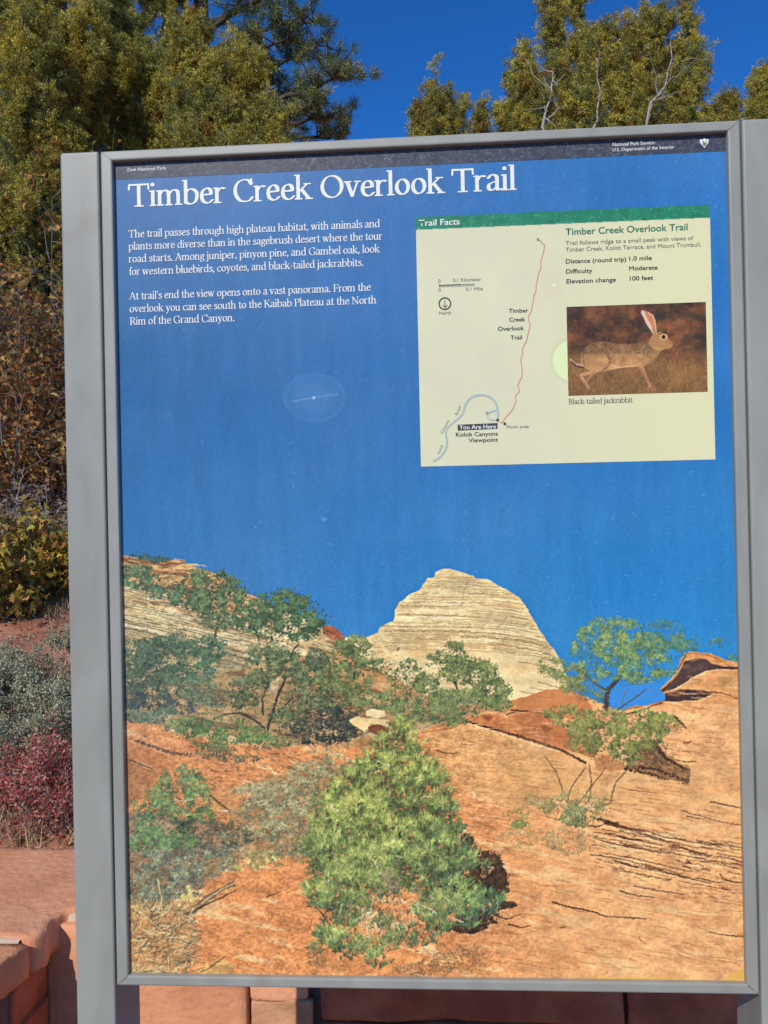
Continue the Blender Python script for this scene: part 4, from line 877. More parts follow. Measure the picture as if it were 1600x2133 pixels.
def paint_hare():
    """small colour picture of a running hare on dry grass"""
    A = Art(1176, 622, 404, 278, 1.32)
    X, Y = A.X, A.Y
    n = snoise(Y / 26, X / 30, 301, 4, .6)[..., None]
    n2 = snoise(Y / 22, X / 26, 303, 3)[..., None]
    n = np.clip((n - .5) * 2.0 + .5, 0, 1); A.a = C8(66, 46, 34) * (1 - n) + C8(158, 98, 56) * n
    gm = np.clip(n2 * 3 - 1.55, 0, 1) * .8 * np.clip((760 - Y) / 60, 0, 1)[..., None]
    A.a = A.a * (1 - gm) + C8(54, 56, 42) * gm
    gl = np.clip((Y - 715 - n[..., 0] * 30) / 30, 0, 1)[..., None] * .8
    A.a = A.a * (1 - gl) + (C8(112, 82, 44) * (1 - n2) + C8(176, 128, 70) * n2) * gl
    for _ in range(2600):
        x = rng.uniform(1180, 1476); y = rng.uniform(630, 826)
        lo = y > 735
        c = ((C8(190, 140, 76), C8(140, 104, 56), C8(84, 66, 40), C8(160, 108, 58)) if lo else (C8(150, 84, 48), C8(60, 48, 36), C8(104, 70, 44), C8(46, 46, 36)))[rng.integers(4)]
        A.dab(x, y, rng.uniform(2, 6), .8, rng.normal(PI / 2, .5) if lo else rng.random() * PI, c, .45)
    F, FD, FL, PK = C8(166, 120, 72), C8(84, 60, 42), C8(214, 170, 116), C8(214, 130, 84)
    sx = lambda p: [(1140 + a * .2626, 420 + b * .2626) for a, b in p]   # sketch units
    for _ in range(1500):
        x = rng.uniform(1180, 1476); y = rng.uniform(745, 826); L = rng.uniform(4, 11)
        A.dab(x, y, L, rng.uniform(.5, .9), -PI / 2 + rng.normal(0, .55), (C8(206, 158, 92), C8(120, 88, 48), C8(60, 46, 30), C8(170, 118, 62))[rng.integers(4)] * rng.uniform(.8, 1.1), .5)
    for _ in range(900):
        x = rng.uniform(1180, 1476); y = rng.uniform(628, 745)
        A.dab(x, y, rng.uniform(2, 8), rng.uniform(.6, 1.6), rng.random() * PI, (C8(168, 92, 50), C8(44, 40, 32), C8(120, 74, 44), C8(92, 80, 48))[rng.integers(4)], .45)
    # far legs and near legs, tail
    A.line(sx([(420, 1330), (340, 1360), (260, 1375), (290, 1420), (330, 1480)]), 10, C8(206, 152, 104), 1, 5)
    A.line(sx([(400, 1320), (330, 1400), (300, 1440), (330, 1490)]), 6, C8(182, 130, 88), .95, 4)
    A.line(sx([(180, 1250), (220, 1290), (280, 1300), (320, 1310)]), 4.5, C8(196, 160, 126), .95, 6)
    A.line(sx([(190, 1270), (230, 1305), (290, 1318)]), 2.5, C8(40, 32, 28), .9)
    A.line(sx([(730, 1280), (760, 1340), (790, 1410), (820, 1470)]), 9, C8(200, 144, 98), 1, 5)
    A.line(sx([(700, 1290), (740, 1330), (800, 1420), (860, 1500)]), 6, C8(168, 118, 80), .95, 4)
    body = sx([(262, 1240), (275, 1190), (310, 1150), (370, 1118), (450, 1105), (560, 1130), (660, 1130), (720, 1115), (790, 1110), (840, 1150), (900, 1170), (880, 1220), (840, 1270), (780, 1300), (700, 1310), (620, 1312), (540, 1325), (470, 1345), (380, 1350), (310, 1330), (275, 1300)])
    M = A.mask(body, 1.2, 311, 4)
    q = np.clip((Y - 712) / 55, 0, 1)[..., None]
    A.a = A.a * (1 - M[..., None]) + ((C8(136, 98, 60) * (1 - q) + C8(208, 154, 98) * q) * (.72 + .56 * vnoise(A.h, A.w, 12, 16, 317, 3)[..., None])) * M[..., None]
    for _ in range(4200):
        x = rng.uniform(1208, 1376); y = rng.uniform(706, 776)
        i, j = int((y - A.y0) * A.sc), int((x - A.x0) * A.sc)
        if M[i, j] < .6: continue
        up = y < 738
        A.dab(x, y, rng.uniform(1, 2.6), .7, .25 + rng.normal(0, .3), ((C8(58, 42, 30), C8(190, 146, 92), C8(92, 66, 42)) if up else (C8(200, 150, 98), C8(150, 104, 64), C8(184, 132, 84)))[rng.integers(3)], .6)
    A.line(sx([(500, 1296), (560, 1316), (640, 1310), (700, 1304)]), 2.6, C8(236, 188, 128), .7, 1.6, .6)
    A.line(sx([(300, 1180), (278, 1240), (300, 1300)]), 3, C8(70, 52, 38), .4, 2, 1)
    A.line(sx([(470, 1200), (500, 1260), (480, 1310), (430, 1345)]), 3, C8(86, 62, 42), .45, 2, 1)
    A.line(sx([(330, 1250), (400, 1290), (470, 1300)]), 9, C8(182, 132, 86), .55)
    A.line(sx([(770, 1135), (745, 1180), (742, 1230)]), 3, C8(204, 154, 104), .35, 2, 1.2)
    # neck and head
    A.blend(A.mask(sx([(800, 1120), (830, 1060), (870, 1040), (905, 1032), (945, 1050), (965, 1090), (995, 1125), (990, 1150), (965, 1168), (920, 1172), (890, 1195), (850, 1180)]), .7, 313), C8(186, 134, 80))
    A.line(sx([(842, 1150), (880, 1168), (925, 1172)]), 3, C8(222, 174, 116), .55, 2, .8)
    for _ in range(420):
        x = rng.uniform(1348, 1402); y = rng.uniform(690, 735); i, j = int((y - A.y0) * A.sc), int((x - A.x0) * A.sc)
        if abs(A.a[i, j, 0] - .729) < .09: A.dab(x, y, rng.uniform(.8, 2), .6, .3 + rng.normal(0, .4), (C8(140, 98, 60), C8(216, 166, 108), C8(120, 84, 54))[rng.integers(3)], .55)
    A.line(sx([(960, 1090), (985, 1125)]), 4, C8(172, 112, 76), .8)
    A.dab(*sx([(988, 1140)])[0], 3, 2.5, .8, C8(216, 166, 140), .8); A.dab(*sx([(980, 1128)])[0], 2.5, 1, .8, C8(70, 44, 36), .8)
    A.blend(np.clip(1.4 - (((X - 1140) / .2626 - 922) / 30) ** 2 - (((Y - 420) / .2626 - 1072) / 27) ** 2, 0, 1), C8(232, 190, 130))
    A.blend(np.clip(2.2 - 2 * ((((X - 1140) / .2626 - 922) / 17) ** 2 + (((Y - 420) / .2626 - 1074) / 18) ** 2), 0, 1), C8(58, 32, 20))
    A.line(sx([(890, 1050), (915, 1040), (940, 1048)]), 2, C8(60, 44, 34), .8)
    # ears
    A.blend(A.mask(sx([(845, 1070), (820, 1020), (790, 980), (762, 920), (742, 880), (750, 862), (775, 868), (790, 920), (820, 990), (850, 1040)]), .4, 315), C8(226, 190, 160))
    A.blend(A.mask(sx([(862, 1060), (828, 1000), (800, 950), (772, 900), (766, 868), (790, 870), (830, 895), (850, 930), (858, 980), (866, 1040)]), .4, 316), PK)
    A.line(sx([(800, 880), (838, 905), (853, 945), (860, 1000), (864, 1050)]), 2.4, C8(232, 196, 150), .9)
    A.line(sx([(764, 868), (776, 905), (804, 960), (832, 1010)]), 1.8, C8(240, 214, 190), .9)
    A.line(sx([(842, 1000), (850, 1040), (858, 1070)]), 6, C8(176, 124, 76), .8, 8)
    for _ in range(700):
        x = rng.uniform(1182, 1474); y = rng.uniform(776, 826)
        A.dab(x, y + 6, rng.uniform(3, 8), .8, -PI / 2 + rng.normal(0, .4), (C8(190, 140, 76), C8(130, 94, 50), C8(96, 72, 42))[rng.integers(3)], .4)
    for _ in range(90):
        A.dab(rng.uniform(1182, 1474), rng.uniform(632, 822), rng.choice([1, 2, 4]), .5, rng.choice([-.7, -.9]) + rng.normal(0, .2), C8(210, 205, 200), .4)
    return A
# ---------------------------------------------------------------- the sign
PZ = 1.43                      # height of the panel centre
OW, OH = 0.9144, 1.2195        # outside of the frame
BX, BT, BB = 0.0172, 0.0146, 0.0146
DF = -0.0092                    # front of the frame lip
INK = 0.98                     # reflectance scale of the print

sign = tag(empty('trail_sign', (0, 0, 0)), 'tall framed blue trail panel held between two grey steel posts', 'sign')

steel = noisy('painted_steel', [(.30, (.262, .262, .220)), (.55, (.305, .308, .262)), (.75, (.340, .342, .292))], scale=5, detail=9, rough=.42, spec=.45, bump=.10, bscale=420, stretch=(3.0, 3.0, 1.0), dist=.0006, distort=.6)
_nt = steel.node_tree
_tc = [n for n in _nt.nodes if n.type == 'TEX_COORD'][0]; _b = _nt.nodes['Principled BSDF']
_n = _nt.nodes.new('ShaderNodeTexNoise'); _n.inputs['Scale'].default_value = 9; _n.inputs['Detail'].default_value = 5
_nt.links.new(_tc.outputs['Object'], _n.inputs['Vector'])
_r = _nt.nodes.new('ShaderNodeMapRange'); _r.inputs['From Min'].default_value = .63; _r.inputs['From Max'].default_value = .78; _r.inputs['To Max'].default_value = .5
_nt.links.new(_n.outputs['Fac'], _r.inputs['Value'])
_mx = _nt.nodes.new('ShaderNodeMix'); _mx.data_type = 'RGBA'
_old = _b.inputs['Base Color'].links[0].from_socket
_nt.links.new(_r.outputs[0], _mx.inputs['Factor']); _nt.links.new(_old, _mx.inputs['A']); _mx.inputs['B'].default_value = (.20, .175, .14, 1)
_nt.links.new(_mx.outputs['Result'], _b.inputs['Base Color'])
grime = noisy('seam_grime', [(.3, (.05, .04, .03)), (.7, (.16, .11, .06))], scale=60, rough=.8)
backing = noisy('panel_backing', [(.3, (.05, .05, .05)), (.7, (.08, .08, .08))], scale=20, rough=.6)


def bevel_box(name, x0, x1, y0, y1, z0, z1, mat, parent, bev=.004, seg=3):
    bm = bmesh.new(); bmesh.ops.create_cube(bm, size=1)
    for v in bm.verts: v.co = Vector(((x0 + x1) / 2 + v.co.x * (x1 - x0), (y0 + y1) / 2 + v.co.y * (y1 - y0), (z0 + z1) / 2 + v.co.z * (z1 - z0)))
    bmesh.ops.bevel(bm, geom=list(bm.edges), offset=bev, segments=seg, affect='EDGES', profile=.5)
    me = bpy.data.meshes.new(name); bm.to_mesh(me); bm.free()
    for p in me.polygons: p.use_smooth = True
    o = link_mesh(name, me, mat, parent)
    md = o.modifiers.new('wn', 'WEIGHTED_NORMAL'); md.keep_sharp = False
    return o


top = PZ + OH / 2
bevel_box('post', -OW / 2 - .0030 - .0585, -OW / 2 - .0030, -.0078, .092, -.3, top + .0015, steel, sign)
bevel_box('post', OW / 2 + .0030, OW / 2 + .0030 + .0585, -.0078, .092, -.3, top + .0015, steel, sign)

# frame: one mitred profile run round the opening
prof = [(0, .034), (0, DF + .0030), (.0008, DF + .0010), (.0026, DF), (None, DF), (-.0012, DF + .0004), (-.0003, DF + .0014), (0, DF + .004), (0, .0030), (0, .034)]
def ring(b, sx, sz):
    out = []
    for k, (u, y) in enumerate(prof):
        bx, bz = b
        if k < 4: ux = uz = u
        elif k == 4: ux, uz = bx - .0028, bz - .0028
        else: ux, uz = bx + u, bz + u
        out.append((sx * (OW / 2 - ux), y, PZ + sz * (OH / 2 - uz)))
    return out
fb = MB(); rings = [ring((BX, BT), -1, 1), ring((BX, BT), 1, 1), ring((BX, BB), 1, -1), ring((BX, BB), -1, -1)]
n = len(prof)
for q in range(4):
    a, b = rings[q], rings[(q + 1) % 4]
    for k in range(n - 1): fb.add([a[k], b[k], b[k + 1], a[k + 1]], [[0, 1, 2, 3]])
for sx, sz, bz in ((-1, 1, BT), (1, 1, BT), (1, -1, BB), (-1, -1, BB)):      # weld seams across the mitres
    A_ = Vector((sx * (OW / 2 - .0012), DF - .00025, PZ + sz * (OH / 2 - .0012))); B_ = Vector((sx * (OW / 2 - BX + .0012), DF - .00025, PZ + sz * (OH / 2 - bz + .0012)))
    d = (B_ - A_).normalized(); s = Vector((-d.z, 0, d.x)) * (.00035 if sz > 0 else .0006)
    fb.add([A_ - s * .4, B_ - s, B_ + s, A_ + s * .4], [[0, 1, 2, 3]], mi=1)
fr = fb.build('frame', [steel, grime], sign, color=False)
bevel_box('back_plate', -OW / 2 + .003, OW / 2 - .003, .006, .030, PZ - OH / 2 + .003, PZ + OH / 2 - .003, backing, sign, .001, 1)
for sx in (-1, 1):       # brackets that tie the frame to the posts
    for z in (PZ - .42, PZ + .42): bevel_box('bracket', min(sx * OW / 2, sx * (OW / 2 + .0029)), max(sx * OW / 2, sx * (OW / 2 + .0029)), .022, .033, z - .04, z + .04, steel, sign, .0005, 1)

# ---- printed faces sampled from the painter
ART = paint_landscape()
ART2 = Art(AX0, AY0, AW, AH, AS)      # header band and trail facts inset
def paint_second():
    A = ART2; X, Y = A.X, A.Y; h, w = A.h, A.w
    cream = C8(220, 217, 176) * (1 + (vnoise(h, w, 60, 60, 401, 3)[..., None] - .5) * .04)
    warm = np.clip((X - 1080) / 300, 0, 1)[..., None]
    A.a = cream * (1 - warm) + C8(226, 222, 170) * warm
    e = np.hypot(X - 1194, (Y - 751) * .98)
    A.blend(np.clip((44 - e) / 3, 0, 1) * .9, C8(226, 240, 172)); A.blend(np.clip(1 - np.abs(e - 45) / 3.2, 0, 1) * .6, C8(203, 200, 158))
    e = np.hypot(X - 1154, Y - 594)
    A.blend(np.clip((26 - e) / 12, 0, 1) * .35, C8(222, 208, 164)); A.blend(np.clip(1 - np.abs(e - 25) / 4, 0, 1) * .12, C8(206, 190, 150)); A.blend(np.clip((5 - e) / 2, 0, 1), C8(236, 234, 205)); A.blend(np.clip(1 - np.abs(e - 5.5) / 1.2, 0, 1) * .5, C8(200, 190, 155))
    band = Y < (376 - (X - 237) * .0478)
    A.a[band] = (C8(66, 70, 80) * (1 + (vnoise(h, w, 8, 8, 403, 3)[..., None] - .5) * .35))[band]
    green = (Y >= (376 - (X - 237) * .0478)) & (Y < 478.8 - (X - 866) * .0415) & (X > 800)
    A.a[green] = (C8(40, 128, 92) * (1 + (vnoise(h, w, 10, 10, 404, 3)[..., None] - .5) * .2))[green]
    for _ in range(5200):
        x = rng.uniform(238, 1520); f = rng.random()
        if f < .62: y = rng.uniform(0, 62) + 312 - (x - 237) * .0478 + 2; L = rng.choice([1.2, 2.5, 4.5, 7], p=[.35, .35, .22, .08]); al = rng.uniform(.12, .45)
        else:
            x = rng.uniform(868, 1486); y = rng.uniform(426, 482) if f < .8 else rng.uniform(480, 968); L = rng.choice([1.2, 2.2, 4.5, 7], p=[.45, .35, .15, .05]) if f < .8 else 1.3; al = rng.uniform(.15, .5) if f < .8 else rng.uniform(.05, .35)
        A.dab(x, y, L, rng.uniform(.4, .8), rng.choice([-.75, .65, -.45]) + rng.normal(0, .3), C8(208, 214, 214) if y < 482 else C8(240, 242, 222), al)
paint_second()
HARE = paint_hare()


def sample(A, x, z):
    px, py = art_of(x, z)
    u = np.clip((px - A.x0) * A.sc - .5, 0, A.w - 1.001); v = np.clip((py - A.y0) * A.sc - .5, 0, A.h - 1.001)
    i, j = v.astype(int), u.astype(int); fv, fu = (v - i)[..., None], (u - j)[..., None]
    a = A.a
    c = (a[i, j] * (1 - fu) + a[i, j + 1] * fu) * (1 - fv) + (a[i + 1, j] * (1 - fu) + a[i + 1, j + 1] * fu) * fv
    c = np.clip(c, 0, 1)
    return np.where(c <= .04045, c / 12.92, ((c + .055) / 1.055) ** 2.4) * INK


def print_grid(mb, A, x0, x1, z0, z1, y, step, quad=None):
    """regular grid of little cells on the panel; quad = four art corners for a skewed patch"""
    nx, nz = max(2, int((x1 - x0) / step)), max(2, int((z1 - z0) / step))
    xs, zs = np.linspace(x0, x1, nx + 1), np.linspace(z0, z1, nz + 1)
    X, Z = np.meshgrid(xs, zs)
    V = np.stack([X, np.full(X.shape, y), Z], -1).reshape(-1, 3)
    c = sample(A, X, Z).reshape(-1, 3)
    i = np.arange(nz)[:, None]; j = np.arange(nx)[None]
    F = np.stack([i * (nx + 1) + j, i * (nx + 1) + j + 1, (i + 1) * (nx + 1) + j + 1, (i + 1) * (nx + 1) + j], -1).reshape(-1, 4)
    mb.add(V, F, c)


def print_mat(name, rough=.38):
    mt, nt, b = new_mat(name, rough, .22); N, Lk = nt.nodes, nt.links
    a = N.new('ShaderNodeAttribute'); a.attribute_name = 'tint'; Lk.new(a.outputs['Color'], b.inputs['Base Color'])
    tc = N.new('ShaderNodeTexCoord'); nz = N.new('ShaderNodeTexNoise'); nz.inputs['Scale'].default_value = 900; nz.inputs['Detail'].default_value = 2
    Lk.new(tc.outputs['Object'], nz.inputs['Vector'])
    bp = N.new('ShaderNodeBump'); bp.inputs['Strength'].default_value = .08; bp.inputs['Distance'].default_value = .0003
    Lk.new(nz.outputs['Fac'], bp.inputs['Height']); Lk.new(bp.outputs[0], b.inputs['Normal'])
    return mt


M_print = print_mat('laminated_print')
px_l, px_r = -OW / 2 + BX - .004, OW / 2 - BX + .004
pz_b, pz_t = PZ - OH / 2 + BB - .004, PZ + OH / 2 - BT + .004
_, zmid = on_panel(300, 1100)
mb = MB()
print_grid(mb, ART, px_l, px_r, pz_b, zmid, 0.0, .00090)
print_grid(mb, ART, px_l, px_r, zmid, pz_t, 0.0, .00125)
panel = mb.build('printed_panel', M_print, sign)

_, zband = on_panel(237, 374.5)
mb = MB(); print_grid(mb, ART2, px_l, px_r, zband, pz_t, -.0003, .00095)
band = mb.build('header_band', M_print, sign)

ix0, izt = on_panel(866, 452.5); ix1, _ = on_panel(1478.5, 428); _, izb = on_panel(877, 972); _, izg = on_panel(866.5, 478.3)
mb = MB(); print_grid(mb, ART2, ix0, ix1, izb, izg, -.0003, .0010)
inset = mb.build('trail_facts_inset', M_print, sign)
mb = MB(); print_grid(mb, ART2, ix0, ix1, izg, izt, -.0003, .0009)
mb.build('green_header_strip', M_print, inset)
hx0, hzt = on_panel(1180, 639.5); hx1, _ = on_panel(1470, 628); _, hzb = on_panel(1184, 824.5)
mb = MB(); print_grid(mb, HARE, hx0, hx1, hzb, hzt, -.0006, .00052)
mb.build('jackrabbit_picture', M_print, inset)

# ---- lettering and map marks
INK_white = flat_ink('ink_white', (238, 238, 228), .95); INK_dark = flat_ink('ink_dark', (62, 66, 66)); INK_grey = flat_ink('ink_grey', (98, 104, 98))
INK_green = flat_ink('ink_green', (52, 124, 96)); INK_red = flat_ink('ink_red', (214, 128, 100)); INK_road = flat_ink('ink_road', (172, 188, 180)); INK_faint = flat_ink('ink_faint', (140, 148, 134)); INK_pale = flat_ink('ink_pale', (214, 214, 206))
TY = -.0007


def ink(mb, name, mat, parent): return mb.build(name, mat, parent, color=False)


mb = MB(); serif_line(mb, "Timber Creek Overlook Trail", 268, 431.5, 1076, TY, w=.205, xh=.87)
ink(mb, 'title_lettering', INK_white, panel)
body = [("The trail passes through high plateau habitat, with animals and", 268, 495.5, 792), ("plants more diverse than in the sagebrush desert where the tour", 268.3, 521, 797), ("road starts. Among juniper, pinyon pine, and Gambel oak, look", 268.6, 547, 791.5), ("for western bluebirds, coyotes, and black-tailed jackrabbits.", 269, 573.5, 758),
        ("At trail's end the view opens onto a vast panorama. From the", 270, 624.5, 773), ("overlook you can see south to the Kaibab Plateau at the North", 270.3, 651, 784.5), ("Rim of the Grand Canyon.", 270.8, 677, 489.5)]
for nm, rows in (('opening_paragraph', body[:4]), ('closing_paragraph', body[4:])):
    mb = MB()
    for t, a, b_, c in rows: serif_line(mb, t, a, b_, c, TY, w=.185)
    ink(mb, nm, INK_white, panel)

_fc = {}
def sans_shape(text):
    k = text
    if k not in _fc:
        cu = bpy.data.curves.new('lettering', 'FONT'); cu.body = text; cu.size = 1.0; cu.resolution_u = 4
        ob = bpy.data.objects.new('lettering', cu); COL.objects.link(ob)
        dg = bpy.context.evaluated_depsgraph_get(); dg.update()
        me = bpy.data.meshes.new_from_object(ob.evaluated_get(dg)); me.calc_loop_triangles()
        V = np.empty(len(me.vertices) * 3); me.vertices.foreach_get('co', V); F = np.empty(len(me.loop_triangles) * 3, np.int32); me.loop_triangles.foreach_get('vertices', F)
        _fc[k] = (V.reshape(-1, 3)[:, :2], F.reshape(-1, 3))
        bpy.data.objects.remove(ob); bpy.data.curves.remove(cu); bpy.data.meshes.remove(me)
    return _fc[k]


def sans(mb, text, px0, py, px1, cap, bold=.0, ang=0.0, y=TY):
    """cap = capital height in art units; fitted between px0 and px1"""
    V, F = sans_shape(text)
    x0, z = on_panel(px0, py)
    W = (px1 - px0) * .000692
    k = cap * .000692 / .70
    u = (V[:, 0] - V[:, 0].min()) / (V[:, 0].max() - V[:, 0].min()) * W; v = V[:, 1] * k
    for q, (du, dv) in enumerate(((0, 0), (1, .3), (.5, -.3)) if bold > .005 else ((0, 0),)):      # heavier face: overprinted strokes
        uu, vv = u + du * bold * k * 3.0, v + dv * bold * k * 2
        mb.add(np.stack([x0 + uu * math.cos(ang) - vv * math.sin(ang), np.full(len(V), y - q * .00004), z + uu * math.sin(ang) + vv * math.cos(ang)], 1), F[:, ::-1])


mb = MB(); sans(mb, "Zion National Park", 264, 357.5, 349.5, 7.6, .012)
ink(mb, 'park_name_lettering', INK_pale, band)
mb = MB(); sans(mb, "National Park Service", 1276, 305, 1359.5, 7, .014); sans(mb, "U.S. Department of the Interior", 1276, 315.8, 1400, 7, .014)
ink(mb, 'agency_lettering', INK_pale, band)
mb = MB()
def disc(mb, px, py, r, y=TY, k=20, ry=None):
    x, z = on_panel(px, py); q = np.arange(k) / k * 2 * PI; r *= .000692
    mb.add(np.stack([x + r * np.cos(q), np.full(k, y), z + (r if ry is None else ry * .000692) * np.sin(q)], 1), [list(range(k))])
def poly(mb, pts, y=TY):
    P = [on_panel(*p) for p in pts]; mb.add([(a, y, b) for a, b in P], [list(range(len(P)))])
def stroke(mb, pts, w, y=TY, smooth=True):
    P = [np.array(p, float) for p in (crom(pts, 5) if smooth else pts)]
    V = []
    for k, p in enumerate(P):
        d = P[min(k + 1, len(P) - 1)] - P[max(k - 1, 0)]; d = d / np.hypot(*d); s = np.array([-d[1], d[0]]) * w / 2
        for q in (p - s, p + s): x, z = on_panel(*q); V.append((x, y, z))
    mb.add(V, [[2 * k, 2 * k + 1, 2 * k + 3, 2 * k + 2] for k in range(len(P) - 1)])
# park emblem: arrowhead with a small tree and hill
poly(mb, [(1457, 292), (1460, 290), (1463, 291.5), (1467, 288), (1471, 291), (1474, 289.5), (1476.5, 292), (1475, 298), (1471.5, 303), (1467.5, 308.5), (1463, 303.5), (1458.5, 298)])
ink(mb, 'arrowhead_emblem', INK_white, band)
mb = MB()
poly(mb, [(1463, 301.5), (1463.5, 294), (1466, 294), (1467, 297), (1471, 296.5), (1472, 300), (1468.5, 305), (1466, 304.5)], TY - .0003); poly(mb, [(1470, 293), (1473.5, 293.5), (1472.5, 296)], TY - .0003)
em = ink(mb, 'emblem_tree', flat_ink('ink_emblem', (128, 132, 96)), band)

mb = MB(); sans(mb, "Trail Facts", 872.5, 471.3, 956.8, 13, .012)
ink(mb, 'inset_heading', INK_white, inset)
mb = MB(); sans(mb, "Timber Creek Overlook Trail", 1178, 489.8, 1423.6, 13.6, .012)
ink(mb, 'trail_name_lettering', INK_green, inset)
mb = MB()
for t, a, b_, c in (("Trail follows ridge to a small peak with views of", 1178.5, 510.8, 1435.5), ("Timber Creek, Kolob Terrace, and Mount Trumbull.", 1178.5, 524.6, 1451)): sans(mb, t, a, b_, c, 8.6, .0)
ink(mb, 'trail_description', INK_grey, inset)
mb = MB()
for t, a, b_, c in (("Distance (round trip)", 1178.6, 549, 1300.3), ("1.0 mile", 1310.7, 543.2, 1355.6), ("Difficulty", 1179, 570, 1232), ("Moderate", 1310.5, 563.6, 1367.4), ("Elevation change", 1180, 590.5, 1279.8), ("100 feet", 1311.6, 584.6, 1358.6)): sans(mb, t, a, b_, c, 8.8, .013)
ink(mb, 'trail_statistics', INK_dark, inset)
mb = MB(); serif_line(mb, "Black-tailed jackrabbit", 1184.6, 842, 1318, TY, w=.20)
ink(mb, 'picture_caption', INK_grey, inset)

mb = MB(); stroke(mb, [(902, 961), (916, 953), (928, 937), (931.5, 919), (929, 905.5), (932, 892), (947, 878), (962.5, 864), (969, 845), (978, 831), (994, 823.5), (1012, 824), (1028, 833), (1036.5, 850), (1037, 875)], 4.2)
stroke(mb, [(1036, 854), (1026, 857), (1015, 861)], 3.6, TY - .0001); stroke(mb, [(1015, 861), (1017, 871), (1024, 874.6), (1036, 875)], 2.6, TY - .0001)
ink(mb, 'road_line', INK_road, inset)
mb = MB()
tr = [(1000, 305), (1030, 330), (1045, 350), (1040, 390), (1020, 460), (1015, 520), (995, 590), (980, 660), (975, 720), (960, 750), (955, 800), (945, 860), (920, 905), (918, 940), (932, 975), (920, 1030), (905, 1100), (870, 1165), (870, 1200), (855, 1255), (868, 1330), (865, 1390), (830, 1460), (848, 1505), (812, 1545), (820, 1590), (795, 1650), (740, 1710), (710, 1755), (690, 1752)]
tp = [np.array((860 + a / 3.81, 420 + b_ / 3.81)) for a, b_ in tr]; zz = []
for a, b_ in zip(tp[:-1], tp[1:]):
    for f in (0, .5): zz.append(tuple(a + (b_ - a) * f + HR.normal(0, .45, 2)))
zz.append(tuple(tp[-1])); stroke(mb, zz, 1.7, TY, False)
ink(mb, 'trail_line', INK_red, inset)
mb = MB(); disc(mb, 1036.6, 875, 3.0, TY - .0002); ink(mb, 'place_dot', INK_dark, inset)
mb = MB(); disc(mb, 1051.4, 882.8, 3.0, TY - .0002); ink(mb, 'picnic_dot', INK_dark, inset)
mb = MB(); disc(mb, 1120.6, 498.8, 2.7, TY - .0002); ink(mb, 'viewpoint_dot', INK_faint, inset)
mb = MB(); disc(mb, 1014.5, 860.5, 3.0, TY - .0002); ink(mb, 'parking_dot', INK_faint, inset)
mb = MB(); poly(mb, [(953.2, 884.8), (1036.4, 881.2), (1036.6, 893.2), (953.5, 897)]); ink(mb, 'location_plate', INK_dark, inset)
mb = MB(); sans(mb, "You Are Here", 956.8, 894.6, 1032.4, 8.8, .010, y=TY - .0003); ink(mb, 'location_lettering', INK_white, inset)
mb = MB()
for t, a, b_, c in (("Kolob Canyons", 949.6, 909.6, 1036), ("Viewpoint", 976, 921.4, 1036.4)): sans(mb, t, a, b_, c, 8.6, .012)
ink(mb, 'place_lettering', INK_dark, inset)
mb = MB()
for t, a, b_, c in (("Timber", 1060, 652, 1099.6), ("Creek", 1060.8, 670.3, 1093), ("Overlook", 1037, 689.4, 1090.2), ("Trail", 1063.4, 707.6, 1086.6)): sans(mb, t, a, b_, c, 8.6, .012)
ink(mb, 'trail_lettering', INK_dark, inset)
mb = MB(); sans(mb, "Picnic area", 1055.5, 892.6, 1100.8, 6.6, .003); ink(mb, 'picnic_lettering', INK_grey, inset)
mb = MB(); sans(mb, "North", 915, 655.6, 939.6, 6.8, .002); ink(mb, 'north_lettering', INK_grey, inset)
mb = MB()
for t, a, b_, c in (("0", 913.3, 588.6, 917.8), ("0.1 Kilometer", 944, 587.2, 1001.8), ("0", 913.6, 607.8, 918.2), ("0.1 Mile", 970.8, 605.8, 1005.2)): sans(mb, t, a, b_, c, 6.8, .002)
ink(mb, 'scale_lettering', INK_grey, inset)
mb = MB(); sans(mb, "Kolob", 915.5, 946, 935, 6.4, 0, R(64)); sans(mb, "Canyons", 921.5, 904, 953, 6.4, 0, R(60)); sans(mb, "Road", 953, 865, 972, 6.4, 0, R(64))
ink(mb, 'road_lettering', INK_faint, inset)
mb = MB(); stroke(mb, [(915.6, 594.6), (959.8, 592.8)], 1.9, smooth=False); poly(mb, [(914.9, 591.8), (916.4, 591.8), (916.4, 598.6), (914.9, 598.6)], TY - .0001); ink(mb, 'scale_bar', INK_dark, inset)
mb = MB(); stroke(mb, [(959.8, 593), (988.6, 591.8)], 1.6, smooth=False); stroke(mb, [(916.4, 597.6), (988, 594.8)], 1.0, smooth=False); ink(mb, 'scale_tick', INK_faint, inset)
mb = MB(); k = 32; cx, cz = on_panel(926.8, 632.6); q = np.arange(k) / k * 2 * PI; r0, r1 = 10.6 * .000692, 13.3 * .000692
mb.add(np.concatenate([np.stack([cx + r * np.cos(q), np.full(k, TY), cz + r * np.sin(q)], 1) for r in (r0, r1)]), [[i, (i + 1) % k, k + (i + 1) % k, k + i] for i in range(k)])
stroke(mb, [(926.6, 625), (927, 640.5)], 1.3, TY, False); stroke(mb, [(922.4, 635.4), (927, 640.8)], 1.2, TY - .0001, False); stroke(mb, [(931.4, 635.2), (927, 640.8)], 1.2, TY - .0002, False)
ink(mb, 'north_arrow', INK_dark, inset)
# ---------------------------------------------------------------- ground, bank behind the wall, stone wall
def smooth(a, b, t):
    t = np.clip((t - a) / (b - a), 0, 1); return t * t * (3 - 2 * t)


